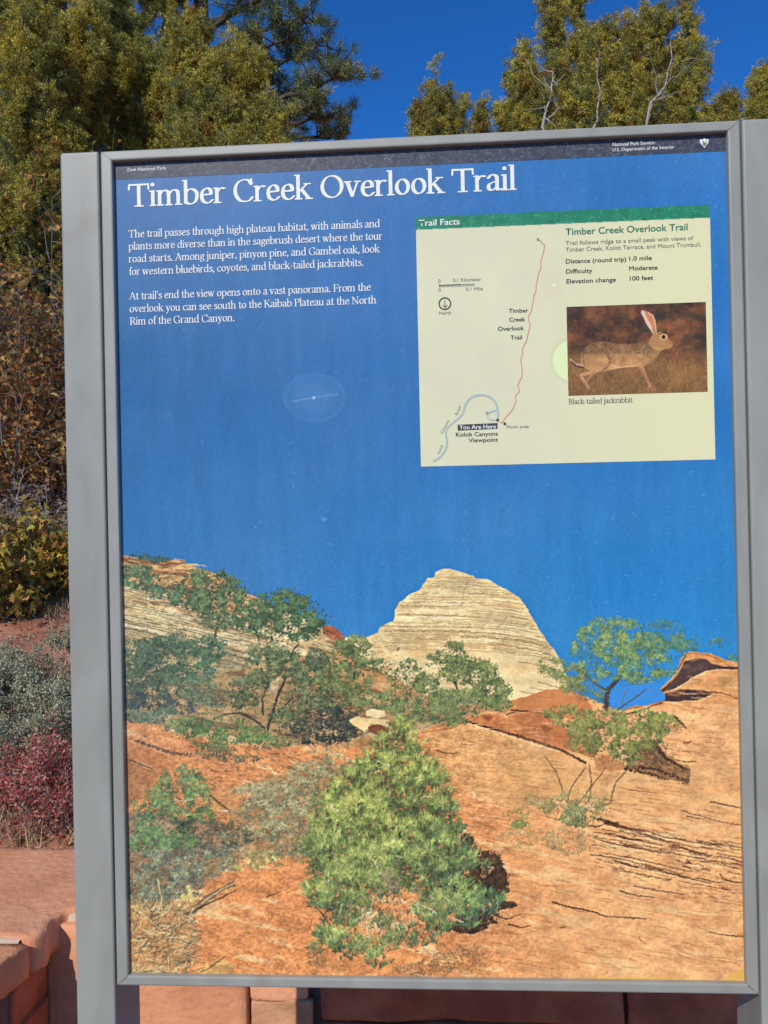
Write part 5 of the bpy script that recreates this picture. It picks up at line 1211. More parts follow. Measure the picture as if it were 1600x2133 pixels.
def bank_z(x, y):
    x, y = np.asarray(x, float), np.asarray(y, float)
    d = np.maximum(0, np.maximum(y - 1.0, 0) + np.maximum(0, -1.3 - x) * .35 * (y < 1.0))
    z = .52 + .30 * np.minimum(d, 8) + .14 * np.clip(d - 8, 0, 14) + .02 * np.clip(d - 22, 0, 200)
    n = snoise((y + 100) * .8, (x + 100) * .8, 501, 3) - .5; n2 = snoise((y + 100) * 4, (x + 100) * 4, 502, 3) - .5
    return z + (n * .30 + n2 * .05) * np.clip(d / 1.5, .15, 1)


soil = noisy('red_soil', [(.30, (.24, .095, .055)), (.50, (.40, .17, .10)), (.72, (.52, .27, .17))], scale=5, detail=12, rough=.95, spec=.1, bump=.9, bscale=40, dist=.02)
xs = np.unique(np.concatenate([np.linspace(-60, -9, 24), np.linspace(-9, -1.32, 90), np.linspace(-1.32, 5, 70), np.linspace(5, 60, 26)]))
ys = np.unique(np.concatenate([np.linspace(-4, .98, 26), np.linspace(.98, 7, 130), np.linspace(7, 30, 50), np.linspace(30, 400, 24)]))
X, Y = np.meshgrid(xs, ys); Z = bank_z(X, Y)
nx = len(xs); i = np.arange(len(ys) - 1)[:, None]; j = np.arange(nx - 1)[None]
F = np.stack([i * nx + j, i * nx + j + 1, (i + 1) * nx + j + 1, (i + 1) * nx + j], -1).reshape(-1, 4)
cx = X[:-1, :-1].ravel(); cxe = X[:-1, 1:].ravel(); cy = Y[:-1, :-1].ravel()
F = F[(cy >= .97) | (cxe <= -1.31)]
mb = MB(); mb.add(np.stack([X, Y, Z], -1).reshape(-1, 3), F)
tag(mb.build('hillside', soil, smooth=True, color=False), kind='structure')

paving = noisy('paving', [(.3, (.26, .14, .09)), (.7, (.40, .23, .15))], scale=14, rough=.9, bump=.4)
mb = MB(); mb.add([(-400, -400, 0), (400, -400, 0), (400, 400, 0), (-400, 400, 0)], [[0, 1, 2, 3]])
tag(mb.build('ground', paving, color=False), kind='structure')

# red sandstone wall: a low run behind the sign and a return that comes toward the path at the left
wall = tag(empty('stone_wall', (0, .86, 0)), 'low red sandstone rubble wall with flat capstones behind the sign', 'wall')
WO = np.array([0, .86, 0])
def sandstone(name, a, b_, c, sc):
    return noisy(name, [(.28, a), (.5, b_), (.74, c)], scale=sc, detail=12, rough=.9, spec=.12, bump=.9, bscale=sc * 8, dist=.006, distort=.5)
S1 = sandstone('sandstone_salmon', (.58, .24, .115), (.73, .325, .165), (.80, .40, .22), 6)
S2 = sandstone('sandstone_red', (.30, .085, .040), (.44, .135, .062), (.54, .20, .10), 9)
S3 = sandstone('sandstone_buff', (.46, .22, .11), (.60, .32, .17), (.68, .42, .26), 8)
MO = noisy('mortar', [(.3, (.17, .095, .06)), (.7, (.30, .19, .13))], scale=40, rough=.95, bump=.7, bscale=120, dist=.004)


def stone(mb, x0, x1, y0, y1, z0, z1, seed, amp=.012, rnd=.018, mi=0, res=14, taper=None):
    """rough block: rounded box whose faces are pushed about by noise"""
    n = res; V = []; F = []; idx = {}
    def vid(p):
        k = tuple(np.round(p, 5))
        if k not in idx: idx[k] = len(V); V.append(p)
        return idx[k]
    g = np.linspace(-1, 1, n + 1)
    for ax in range(3):
        for sgn in (-1, 1):
            for a in range(n):
                for b_ in range(n):
                    q = []
                    for da, db in ((0, 0), (1, 0), (1, 1), (0, 1)):
                        p = [0, 0, 0]; p[ax] = sgn; p[(ax + 1) % 3] = g[a + da]; p[(ax + 2) % 3] = g[b_ + db]; q.append(vid(tuple(p)))
                    F.append(q if sgn > 0 else q[::-1])
    V = np.array(V); c = np.array([(x0 + x1) / 2, (y0 + y1) / 2, (z0 + z1) / 2]); h = np.array([x1 - x0, y1 - y0, z1 - z0]) / 2
    P = V * h; core = np.clip(P, -(h - rnd), h - rnd); d = P - core; L = np.linalg.norm(d, axis=1, keepdims=True)
    P = np.where(L > 1e-6, core + d / (L + 1e-9) * np.minimum(L, rnd), P)
    out = []
    for p in P + c:
        w = mnoise.noise_vector(Vector(p) * 5.5 + Vector((seed * 3.1, seed, 0))) * amp * 1.4 + mnoise.noise_vector(Vector(p) * 17 + Vector((0, seed, 2))) * amp * .55 + mnoise.noise_vector(Vector(p) * 48 + Vector((0, seed, 5))) * amp * .2
        out.append(np.array(p) + np.array(w))
    mb.add(np.array(out) - WO, F, mi=mi)


FY = .660      # face of the run behind the sign
mb = MB()
rs = np.random.default_rng(9)
# the stones seen under the frame first, then coursed rubble around them
XW = lambda px: on_panel(px, 2095, FY)[0]
ZW = lambda py: on_panel(600, py, FY)[1]
seen = [(-.99, XW(519), ZW(2210), .574, 1, 0, .007), (XW(527), XW(643), ZW(2084), .574, 2, 0, .012), (XW(524), XW(660), ZW(2180), ZW(2089), 3, 2, .014), (XW(668), XW(1300), ZW(2122), .574, 4, 1, .010), (XW(668), XW(960), ZW(2230), ZW(2129), 5, 1, .012), (XW(972), XW(1303), ZW(2230), ZW(2129), 6, 0, .012), (XW(1311), XW(1660), ZW(2200), .574, 7, 1, .012),
        (-.99, XW(440), .02, ZW(2218), 8, 1, .012), (XW(448), XW(655), .02, ZW(2188), 9, 0, .012), (XW(668), XW(1000), .01, ZW(2240), 10, 2, .012), (XW(1010), XW(1303), .01, ZW(2240), 11, 1, .012), (XW(1311), XW(1660), .01, ZW(2210), 12, 0, .012)]
for x0, x1, z0, z1, sd, mi, amp in seen: stone(mb, x0, x1, FY - rs.uniform(0, .012), FY + .2, z0, z1, sd, amp * .75, .006, mi, 22 if sd < 8 else 10)
x = XW(1670)
while x < 4.2:
    w = rs.uniform(.25, .5)
    for z0, z1 in ((.01, .19), (.205, .355), (.37, .51)): stone(mb, x, x + w - .015, FY - rs.uniform(0, .02), FY + .2, z0, z1, rs.integers(20, 999), .013, .016, int(rs.integers(0, 3)), 8)
    x += w
# return toward the path: right-hand face in shade, rough
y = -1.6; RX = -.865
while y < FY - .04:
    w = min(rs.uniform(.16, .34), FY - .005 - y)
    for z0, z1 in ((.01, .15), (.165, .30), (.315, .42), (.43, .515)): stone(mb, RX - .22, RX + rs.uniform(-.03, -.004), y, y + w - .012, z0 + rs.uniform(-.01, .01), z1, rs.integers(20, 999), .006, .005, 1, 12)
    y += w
masonry = mb.build('masonry', [S1, S2, S3], wall, smooth=False, color=False)
mb = MB()
def plain(mb, x0, x1, y0, y1, z0, z1): 
    v = [(a, b_, c) for a in (x0, x1) for b_ in (y0, y1) for c in (z0, z1)]
    mb.add(np.array(v) - WO, [[0, 1, 3, 2], [4, 6, 7, 5], [0, 4, 5, 1], [2, 3, 7, 6], [0, 2, 6, 4], [1, 5, 7, 3]])
plain(mb, RX - .02, 4.2, FY + .022, 1.0, -.1, .525); plain(mb, -1.32, RX - .021, -1.6, 1.0, -.1, .525)
mb.build('mortar_core', MO, wall, color=False)


def cap(pts, z0, z1, seed, mat, res=.013):
    """flagstone: irregular outline, nearly flat worn top, sharp broken edges"""
    P = [Vector((a, b_, 0)) for a, b_ in pts]; out = []
    for k in range(len(P)):
        a, b_ = P[k], P[(k + 1) % len(P)]; n = max(2, int((b_ - a).length / res))
        for q in range(n):
            p = a.lerp(b_, q / n); w = mnoise.noise_vector(p * 11 + Vector((seed, 0, 0))) * .011 + mnoise.noise_vector(p * 42 + Vector((seed, 3, 0))) * .0055
            out.append(p + Vector((w.x, w.y, 0)))
    cen = sum(out, Vector()) / len(out); V = []; F = []; n = len(out)
    rings = [(0, z0), (0, z0 + (z1 - z0) * .25), (0, z0 + (z1 - z0) * .5), (0, z0 + (z1 - z0) * .78), (.001, z1 - .004), (.0045, z1), (.03, z1), (.08, z1), (.14, z1)]
    for d, z in rings:
        for p in out:
            v = cen - p; q = p + v.normalized() * min(d, v.length * .8)
            chip = max(0, mnoise.noise(Vector((p.x * 26, p.y * 26, seed + 7))) - .28) * .05 if .001 <= d < .02 else 0
            w = mnoise.noise(Vector((q.x * 6, q.y * 6, seed))) * .005 + mnoise.noise(Vector((q.x * 30, q.y * 30, seed))) * .0016
            sd = mnoise.noise_vector(Vector((q.x * 16, q.y * 16, z * 30 + seed))) * (.006 if z < z1 - .01 else 0)
            V.append((q.x + sd.x, q.y + sd.y, z + (w if d > 0 else 0) - chip * .35))
    V.append((cen.x, cen.y, z1)); V.append((cen.x, cen.y, z0))
    for r_ in range(len(rings) - 1):
        for k in range(n): F.append([r_ * n + k, r_ * n + (k + 1) % n, (r_ + 1) * n + (k + 1) % n, (r_ + 1) * n + k])
    T = [[(len(rings) - 1) * n + k, (len(rings) - 1) * n + (k + 1) % n, len(V) - 2] for k in range(n)] + [[(k + 1) % n, k, len(V) - 1] for k in range(n)]
    m2 = MB(); m2.add(np.array(V) - WO, F); m2.polys.append(np.array(T)); m2.mi.append(np.zeros(len(T)))
    return m2.build('capstone', mat, wall, smooth=False, color=False)


CZ0, CZ1 = .520, .598
cap([(-1.36, .556), (-.872, .553), (-.850, .585), (-.862, .63), (-.852, .672), (-.82, .680), (-.82, 1.02), (-1.36, 1.03)], CZ0, CZ1, 1, S1)
cap([(-1.36, -.05), (-.87, -.03), (-.90, .20), (-.872, .34), (-.888, .45), (-.862, .530), (-1.36, .538)], CZ0, CZ1 - .004, 2, S1)
cap([(-1.36, -.8), (-.87, -.8), (-.88, -.07), (-1.36, -.07)], CZ0, CZ1, 5, S1)
cap([(-.805, .676), (-.30, .674), (.10, .676), (.10, 1.02), (-.805, 1.02)], CZ0, CZ1 - .003, 3, S1)
cap([(.115, .672), (.9, .668), (1.5, .672), (1.5, 1.02), (.115, 1.02)], CZ0, CZ1, 4, S3)
cap([(1.52, .672), (2.9, .668), (4.2, .672), (4.2, 1.02), (1.52, 1.02)], CZ0, CZ1, 6, S1)
mb = MB()    # pale pointing between the flagstones
for x0, x1, e0, e1 in ((-1.36, -.895, .537, .556),):
    for k in range(24):
        xa, xb = x0 + (x1 - x0) * k / 24, x0 + (x1 - x0) * (k + 1) / 24
        f = lambda x, e: e + .004 * mnoise.noise(Vector((x * 40, e * 9, 2)))
        h = lambda x: CZ1 - .004 + .002 * mnoise.noise(Vector((x * 60, 3, 1)))
        mb.add(np.array([(xa, f(xa, e0), h(xa)), (xb, f(xb, e0), h(xb)), (xb, f(xb, e1), h(xb)), (xa, f(xa, e1), h(xa)), (xa, f(xa, e0), h(xa) - .03), (xb, f(xb, e0), h(xb) - .03)]) - WO, [[0, 1, 2, 3], [4, 5, 1, 0]])
for k in range(60):
    xa, xb = -.845 + 1.8 * k / 60, -.845 + 1.8 * (k + 1) / 60
    g = lambda x: FY + .006 + .004 * mnoise.noise(Vector((x * 30, 1, 5)))
    zt = lambda x: CZ1 - .016 + .004 * mnoise.noise(Vector((x * 25, 4, 5)))
    mb.add(np.array([(xa, g(xa), zt(xa)), (xb, g(xb), zt(xb)), (xb, FY + .03, CZ1 - .008), (xa, FY + .03, CZ1 - .008), (xa, g(xa), CZ1 - .035), (xb, g(xb), CZ1 - .035)]) - WO, [[0, 1, 2, 3], [4, 5, 1, 0]])
mb.build('pointing', noisy('pale_pointing', [(.3, (.48, .33, .23)), (.7, (.64, .48, .36))], scale=30, rough=.95, bump=.6, bscale=90), wall, color=False)
# ---------------------------------------------------------------- trees and shrubs
bark = noisy('juniper_bark', [(.3, (.10, .075, .055)), (.7, (.26, .21, .165))], scale=9, rough=.95, bump=.8, bscale=40, stretch=(4, 4, .6))
deadwood = noisy('dead_wood', [(.3, (.26, .23, .20)), (.7, (.46, .42, .37))], scale=12, rough=.9, bump=.5)
pinebark = noisy('pine_bark', [(.3, (.045, .035, .028)), (.7, (.11, .085, .07))], scale=12, rough=.95, bump=.8, bscale=50)
twigs = noisy('twig_bark', [(.3, (.13, .10, .08)), (.7, (.30, .25, .21))], scale=20, rough=.9)
M_jun = tinted('juniper_scales', 1.0, .65, .2, .22, 3.0, .12)
M_pine = tinted('pine_needles', 1.0, .45, .35, .2, 4.0, .10)
M_leaf = tinted('oak_leaves', 1.0, .55, .3, .2, 9.0, .30)
M_sage = tinted('grey_leaves', 1.0, .7, .2, .2, 9.0, .12)


def tint(base, n, v=.25, hue=.08):
    c = np.asarray(base)[None] * (1 + HR.normal(0, v, (n, 1)).clip(-.6, .9)); return np.clip(c * (1 + HR.normal(0, hue, (n, 3))), .003, .9)


JUN = np.array([(.40, .345, .066), (.31, .305, .072), (.52, .415, .066), (.17, .195, .07)])


def juniper(name, base, plumes, label, group, sprig=.150, tufts=32, per=20, fill=1.0, leaf=.019, wood=None, cat='tree'):
    """plumes: (foot, tip, radius) in world space; each is a leafy shoot built from many sprigs, each sprig from small tufts of scales"""
    root = tag(empty(name, base), label, cat, group)
    wb = MB(); lb = MB(); base = np.array(base)
    shoots = []
    for foot, tip, rad in plumes:        # a core and pointed side shoots
        foot, tip = np.array(foot), np.array(tip); shoots.append((foot, tip, rad * .46, True))
        for q in range(int(3 + 1.75 * np.linalg.norm(tip - foot) / rad)):
            u = HR.uniform(.06, .94); a = HR.random() * 2 * PI; r = rad * np.interp(u, [0, .12, .35, .7, 1], [.6, .95, 1, .75, .3]); o = np.array([math.cos(a), math.sin(a), 0])
            st = foot + (tip - foot) * u + o * r * .25
            shoots.append((st, st + o * r * HR.uniform(.55, .95) + np.array([0, 0, r * HR.uniform(.9, 1.9)]), rad * HR.uniform(.20, .32), False))
    sp0 = sprig
    for foot, tip, rad, core in shoots:
        sprig = sp0 if core else sp0 * .74
        ax = crooked(foot, tip, 8, .05); L = np.linalg.norm(tip - foot)
        if core: add_tube(wb, np.concatenate([crooked(base, foot, 5, .07)[:-1], ax]), max(.02, rad * .2), .006, n=6)
        else: add_tube(wb, ax, .010, .003, n=4)
        n = int(fill * (2.4 if core else 3.0) * L * rad / (sprig * sprig)) + (5 if core else 3)
        t = HR.random(n) ** .85
        prof = np.interp(t, [0, .12, .35, .7, .9, 1], [.55, .95, 1, .72, .42, .12])
        k = np.minimum(t * 7, 6.999); i = k.astype(int); f = (k - i)[:, None]
        c = ax[i] * (1 - f) + ax[i + 1] * f
        an = HR.random(n) * 2 * PI; rr = rad * prof * np.sqrt(HR.uniform(.10, 1, n))
        rr = rr * (1 + .40 * np.sin(an * 2 + t * 9 + HR.random() * 6) * np.sin(t * 15 + HR.random() * 6))
        off = np.stack([np.cos(an) * rr, np.sin(an) * rr, HR.normal(0, .03, n)], 1)
        C_ = c + off
        for q in HR.choice(n, min(n, max(6, n // 4)), replace=False):     # twigs
            add_tube(wb, crooked(c[q] - (tip - foot) / L * rr[q] * .6, C_[q], 4, .12), .007, .003, n=4)
        out = nrm(nrm(off * np.array([1, 1, 0])) * .8 + np.array([0, 0, .75]) + (tip - foot) / L * .3 + HR.normal(0, .3, (n, 3)))
        u = HR.uniform(-.9, 1.1, (n, tufts, 1)); sl = sprig * HR.uniform(.75, 1.35, (n, 1, 1))
        T = C_[:, None] + out[:, None] * u * sl + HR.normal(0, .26, (n, tufts, 3)) * sl * (1.1 - .55 * np.abs(u))
        td = nrm(T - C_[:, None]) * .7 + out[:, None] * .6 + HR.normal(0, .3, (n, tufts, 3))
        m = n * tufts
        P = T.reshape(m, 1, 3) + HR.normal(0, leaf * .55, (m, per, 3))
        D = td.reshape(m, 1, 3) * .8 + HR.normal(0, .8, (m, per, 3))
        cb = JUN[HR.choice(4, n, p=[.40, .26, .2, .14])] * (1 + HR.normal(0, .15, (n, 1)))
        brown = HR.random(n) < .03; cb[brown] = (.34, .17, .05)
        ct = np.repeat(cb, tufts, 0) * (1 + HR.normal(0, .16, (m, 1)))
        col = np.clip(ct[:, None] * (1 + HR.normal(0, .18, (m, per, 1))), .01, .7)
        m *= per
        add_leaves(lb, P.reshape(m, 3), D.reshape(m, 3), HR.uniform(.7, 1.3, m) * leaf, HR.uniform(.26, .42, m) * leaf, col.reshape(m, 3), 'tri')
    db = MB()
    if wood:
        for pts, r in wood:
            fine = np.concatenate([crooked(pts[k], pts[k + 1], 5, .10)[:-1] for k in range(len(pts) - 1)] + [np.array([tuple(pts[-1])])])
            add_tube(db, fine, r * .6, r * .15, n=7)
            for q in range(2, len(fine)):
                if HR.random() < .7: add_tube(db, crooked(fine[q], fine[q] + HR.normal(0, .20, 3) + np.array([0, -.05, .12]), 5, .15), r * .25, r * .07, n=5)
        db.build('bare_limbs', deadwood, root, smooth=True, color=False, origin=base)
    wb.build('trunk', bark, root, smooth=True, color=False, origin=base)
    lb.build('crown', M_jun, root, origin=base)
    return root


def plume(tip, foot, rpx, D, dd=0.0, Df=None):
    a = at(foot[0], foot[1], Df or D); b_ = at(tip[0], tip[1], D + dd)
    return (tuple(a), tuple(b_), rpx / FPX * D)


def ground_at(px, D):
    p = at(px, 1066, D); z = float(bank_z(p.x, p.y)); return (p.x, p.y, z - .04)


# the big junipers at the left
juniper('juniper_tree', ground_at(40, 6.6), [plume((40, -150), (60, 330), 80, 6.6), plume((130, -190), (110, 330), 75, 6.7, .2), plume((-70, -80), (0, 380), 85, 6.6, .1), plume((195, -40), (150, 380), 52, 6.5), plume((95, 150), (95, 560), 62, 6.3), plume((28, 150), (40, 600), 62, 6.2),
        plume((145, 300), (120, 640), 48, 6.4), plume((-60, 250), (-20, 640), 80, 6.3), plume((70, 40), (70, 330), 60, 6.2), plume((5, 20), (20, 300), 60, 6.35), plume((60, 330), (60, 760), 80, 7.0), plume((188, 190), (192, 520), 42, 7.0), plume((120, 420), (110, 780), 60, 7.0), plume((0, 420), (0, 780), 70, 7.0)],
        'tallest olive green juniper filling the upper left corner behind the left post', 'junipers on the bank', fill=1.0)
juniper('juniper_tree', ground_at(300, 7.6), [plume((250, -130), (280, 360), 62, 7.6), plume((330, -110), (330, 360), 66, 7.7, .2), plume((398, 20), (370, 400), 60, 7.4), plume((285, 90), (290, 440), 62, 7.2), plume((215, 120), (235, 460), 40, 7.3), plume((340, 120), (340, 440), 50, 7.1), plume((240, 10), (260, 330), 50, 7.5), plume((260, 400), (270, 840), 70, 7.6), plume((350, 400), (345, 840), 70, 7.6)],
        'olive juniper with dense upright shoots between the tallest juniper and the pine', 'junipers on the bank', fill=1.0)
juniper('juniper_tree', ground_at(470, 6.9), [plume((490, 50), (470, 420), 46, 6.9), plume((378, 85), (385, 420), 48, 6.8), plume((535, 135), (520, 430), 44, 6.8), plume((440, 130), (440, 430), 46, 6.7), plume((580, 215), (540, 430), 36, 6.7), plume((490, 200), (490, 430), 46, 6.6), plume((410, 230), (410, 450), 40, 6.6), plume((430, 400), (440, 880), 75, 6.9), plume((520, 400), (510, 880), 75, 6.9)],
        'shorter bright olive juniper in front of the dark pine trunk', 'junipers on the bank', fill=1.05)

# ponderosa-like pine behind them, its limbs reaching right against the sky
PB = ground_at(405, 8.2)
pine = tag(empty('pine_tree', PB), 'dark long needled pine with bare twisting limbs reaching right against the sky', 'tree')
wb, lb, PBn = MB(), MB(), np.array(PB)
trunk_pts = [PBn, np.array(at(405, 500, 8.2)), np.array(at(412, 250, 8.2)), np.array(at(418, 60, 8.2)), np.array(at(420, -160, 8.2))]
add_tube(wb, trunk_pts, .14, .06, n=10)
NE = np.array([(.15, .185, .070), (.10, .135, .066), (.27, .27, .075)])
limbs = [((412, 250), (560, 210), (640, 190), (690, 165), (712, 150)), ((414, 200), (540, 150), (610, 120), (655, 95)), ((416, 120), (520, 70), (590, 50), (652, 45)), ((418, 60), (500, 20), (560, -10), (625, -20)), ((412, 280), (560, 262), (640, 250), (684, 241)), ((412, 300), (540, 290), (640, 285), (728, 278)),
         ((418, 0), (480, -60), (560, -80), (640, -60)), ((414, 210), (520, 210), (580, 190), (650, 210)), ((416, 150), (480, 110), (540, 100), (600, 80)), ((414, 230), (480, 240), (560, 250), (620, 262)), ((418, 80), (470, 40), (500, 0), (540, -40)),
         ((416, 140), (370, 90), (330, 20)), ((418, 60), (380, 10), (340, -60)), ((412, 260), (360, 230), (310, 200))]
for q, lim in enumerate(limbs):
    D0 = 8.2; pts = [np.array(at(x, y, D0 + (k * .10 if q % 2 else -k * .12))) for k, (x, y) in enumerate(lim)]
    sm = np.array(crom3 := [p for p in pts])
    fine = np.concatenate([crooked(sm[k], sm[k + 1], 5, .07)[:-1] for k in range(len(sm) - 1)] + [sm[-1:]])
    add_tube(wb, fine, .035, .008, col=(1, 1, 1), n=6)
    nf = len(fine)
    for k in range(int(nf * .38), nf):
        for _ in range(4 if k > nf * .74 else 2):
            e = fine[k] + HR.normal(0, .14, 3) * np.array([1, 1, .8]) + np.array([.05, 0, .06])
            add_tube(wb, crooked(fine[k], e, 4, .12), .009, .004, n=4)
            for c in (e, fine[k] * .45 + e * .55):
                m = 62; d = nrm(e - fine[k])[None] * .55 + HR.normal(0, .75, (m, 3)) + np.array([0, 0, .35])
                cb = NE[HR.choice(3, p=[.4, .3, .3])]
                add_leaves(lb, c + HR.normal(0, .022, (m, 3)), d, HR.uniform(.055, .10, m), .0065, tint(cb, m, .25, .06), 'tri')
wb.build('trunk', pinebark, pine, smooth=True, color=False, origin=PBn); lb.build('crown', M_pine, pine, origin=PBn)

# right-hand junipers against the sky
DR = 10.5
juniper('juniper_tree', ground_at(1250, DR), [plume((1147, -20), (1165, 330), 34, DR), plume((1208, -25), (1190, 330), 40, DR + .2), plume((1300, 20), (1270, 360), 42, DR), plume((1352, 5), (1320, 320), 26, DR - .2), plume((1388, -20), (1350, 360), 30, DR), plume((1442, -25), (1400, 380), 34, DR), plume((1252, 60), (1245, 400), 36, DR - .3),
        plume((1096, 95), (1110, 360), 38, DR - .2), plume((1068, 150), (1090, 370), 28, DR), plume((1120, 170), (1130, 380), 30, DR - .3), plume((1452, 100), (1430, 400), 36, DR - .2), plume((1420, 150), (1400, 400), 36, DR - .4), plume((1340, 150), (1330, 400), 34, DR - .3), plume((1045, 228), (1075, 380), 18, DR), plume((1226, 160), (1220, 400), 30, DR - .4), plume((1295, 120), (1290, 400), 36, DR - .3), plume((1180, 190), (1190, 400), 26, DR - .3)] + [plume((x, 385), (x + 10, 760), 62, DR) for x in (1100, 1190, 1275, 1350, 1425)],
        'broad many topped juniper with pale bare limbs rising above the right half of the sign', 'junipers against the sky', sprig=.170, tufts=26, per=18, leaf=.026, fill=.75,
        wood=[([at(1135, 330, DR - .5), at(1134, 245, DR - .5), at(1148, 200, DR - .5), at(1152, 150, DR - .4)], .035), ([at(1140, 250, DR - .5), at(1165, 225, DR - .6)], .02), ([at(1340, 300, DR - .6), at(1355, 215, DR - .6), at(1385, 180, DR - .5), at(1400, 120, DR - .4)], .03), ([at(1240, 300, DR - .6), at(1250, 200, DR - .6), at(1242, 120, DR - .5)], .028), ([at(1360, 210, DR - .7), at(1420, 190, DR - .6)], .018)])
DS = 11.5
juniper('juniper_tree', ground_at(930, DS), [plume((905, 148), (900, 400), 28, DS), plume((952, 188), (945, 400), 30, DS), plume((1004, 218), (990, 400), 17, DS), plume((872, 222), (885, 400), 18, DS), plume((925, 240), (925, 400), 26, DS), plume((905, 385), (910, 760), 50, DS), plume((965, 385), (960, 760), 50, DS)],
        'small three pointed juniper showing above the middle of the sign', 'junipers against the sky', sprig=.170, tufts=26, per=18, leaf=.026, fill=.75)
juniper('juniper_tree', ground_at(1517, 12), [plume((1513, 198), (1515, 380), 15, 12), plume((1531, 222), (1525, 380), 10, 12), plume((1478, 225), (1490, 380), 11, 12), plume((1510, 400), (1512, 760), 45, 12)],
        'tiny juniper top peeking over the upper right corner of the frame', 'junipers against the sky', sprig=.170, tufts=26, per=18, leaf=.026, fill=.75)
juniper('juniper_tree', ground_at(1600, 11), [plume((1588, 140), (1592, 380), 24, 11), plume((1632, 70), (1622, 380), 34, 11), plume((1570, 205), (1578, 380), 14, 11), plume((1605, 400), (1605, 770), 60, 11)],
        'juniper cut by the right edge above the right post', 'junipers against the sky', sprig=.170, tufts=26, per=18, leaf=.026, fill=.75)


# dry-leaved scrub oaks and low shrubs at the left
def scrub(name, base, spread, height, n_stem, leaf_fn, label, cat, group, wood, mat, twig_r=.012, branch=5, lean=.5, tips=3):
    root = tag(empty(name, base), label, cat, group); base = np.array(base); wb, lb = MB(), MB()
    for _ in range(n_stem):
        a = HR.random() * 2 * PI; r = spread * math.sqrt(HR.random()); top = base + np.array([math.cos(a) * r, math.sin(a) * r, height * HR.uniform(.45, 1)])
        foot = base + np.array([math.cos(a) * r, math.sin(a) * r, 0]) * (1 - lean) * .8; foot[2] = float(bank_z(foot[0], foot[1])) - .02
        s = crooked(foot, top, 8, .09); add_tube(wb, s, twig_r, twig_r * .3, n=5)
        for _ in range(branch):
            k = HR.integers(2, 8); e = s[k] + HR.normal(0, 1, 3) * np.array([.24, .24, .17]) * height * .7 + np.array([0, 0, .06 * height])
            b_ = crooked(s[k], e, 6, .12); add_tube(wb, b_, twig_r * .45, twig_r * .15, n=4)
            for _ in range(tips):
                q = HR.integers(1, 6); e2 = b_[q] + HR.normal(0, .09, 3) * height
                t2 = crooked(b_[q], e2, 4, .15); add_tube(wb, t2, twig_r * .2, twig_r * .1, n=3)
                leaf_fn(lb, t2)
            leaf_fn(lb, b_[3:])
    wb.build('stems', wood, root, smooth=True, color=False, origin=base); lb.build('foliage', mat, root, origin=base)
    return root


def oak_leaves(cols, size, num, density=1.0):
    cols = np.array(cols)
    def f(lb, pts):
        n = HR.poisson(num * density)
        if n == 0: return
        P = pts[HR.integers(0, len(pts), n)] + HR.normal(0, size * .5, (n, 3)); D = HR.normal(0, 1, (n, 3)) + np.array([0, 0, -.15])
        add_leaves(lb, P, D, HR.uniform(.6, 1.15, n) * size, HR.uniform(.5, .75, n) * size, tint(cols[HR.integers(len(cols), size=n)], n, .2, .05)[:, :] if False else np.clip(cols[HR.integers(len(cols), size=n)] * (1 + HR.normal(0, .22, (n, 1))), .01, .8), 'oak', HR.uniform(.0, .25))
    return f


DRY = [(.48, .21, .065), (.36, .16, .055), (.60, .31, .11), (.32, .13, .045), (.44, .28, .07), (.22, .20, .05)]
MIX = [(.20, .19, .05), (.26, .22, .05), (.46, .21, .06), (.36, .27, .055), (.13, .15, .045)]
YEL = [(.50, .37, .06), (.38, .32, .06), (.56, .34, .065), (.24, .25, .06), (.46, .22, .05)]
oak = 'scrub oaks on the bank'
for px, D, sp, h, ns, cols, lab in ((20, 5.3, .55, 1.7, 22, DRY, 'scrub oak with orange brown dry leaves below the tallest juniper at the left edge'),
                                    (110, 5.6, .5, 1.9, 22, DRY + MIX[:3], 'scrub oak with rusty leaves and grey twigs close against the left post'),
                                    (-60, 5.9, .6, 1.9, 16, MIX, 'greener scrub oak mostly cut off by the left edge'),
                                    (70, 6.3, .7, 2.5, 22, MIX, 'dark green and brown scrub oak right at the foot of the tallest juniper')):
    scrub('scrub_oak', ground_at(px, D), sp, h, ns, oak_leaves(cols, .052, 9), lab, 'shrub', oak, twigs, M_leaf, .009, 7)
scrub('scrub_oak', ground_at(40, 4.15), .34, .52, 14, oak_leaves(YEL, .055, 7), 'low scrub oak with yellow and green lobed leaves above the bare red soil', 'shrub', oak, twigs, M_leaf, .008, 6)
scrub('scrub_oak', ground_at(125, 4.35), .26, .46, 9, oak_leaves(YEL, .055, 7), 'small yellowing scrub oak half hidden behind the left post', 'shrub', oak, twigs, M_leaf, .008, 6)
scrub('dead_brush', ground_at(85, 4.85), .40, .50, 16, oak_leaves([(.30, .24, .19), (.22, .17, .13), (.30, .16, .07)], .035, 2.2), 'tangle of grey leafless brush between the rusty oak and the yellow oak', 'shrub', None, deadwood, M_leaf, .007, 7)


def small_leaves(cols, size, num, aspect=.35, up=.5, jit=.03):
    cols = np.array(cols)
    def f(lb, pts):
        n = HR.poisson(num)
        if n == 0: return
        P = pts[HR.integers(0, len(pts), n)] + HR.normal(0, jit, (n, 3)); D = HR.normal(0, .8, (n, 3)) + np.array([0, 0, up])
        add_leaves(lb, P, D, HR.uniform(.6, 1.2, n) * size, size * aspect, np.clip(cols[HR.integers(len(cols), size=n)] * (1 + HR.normal(0, .22, (n, 1))), .01, .8), 'diamond')
    return f


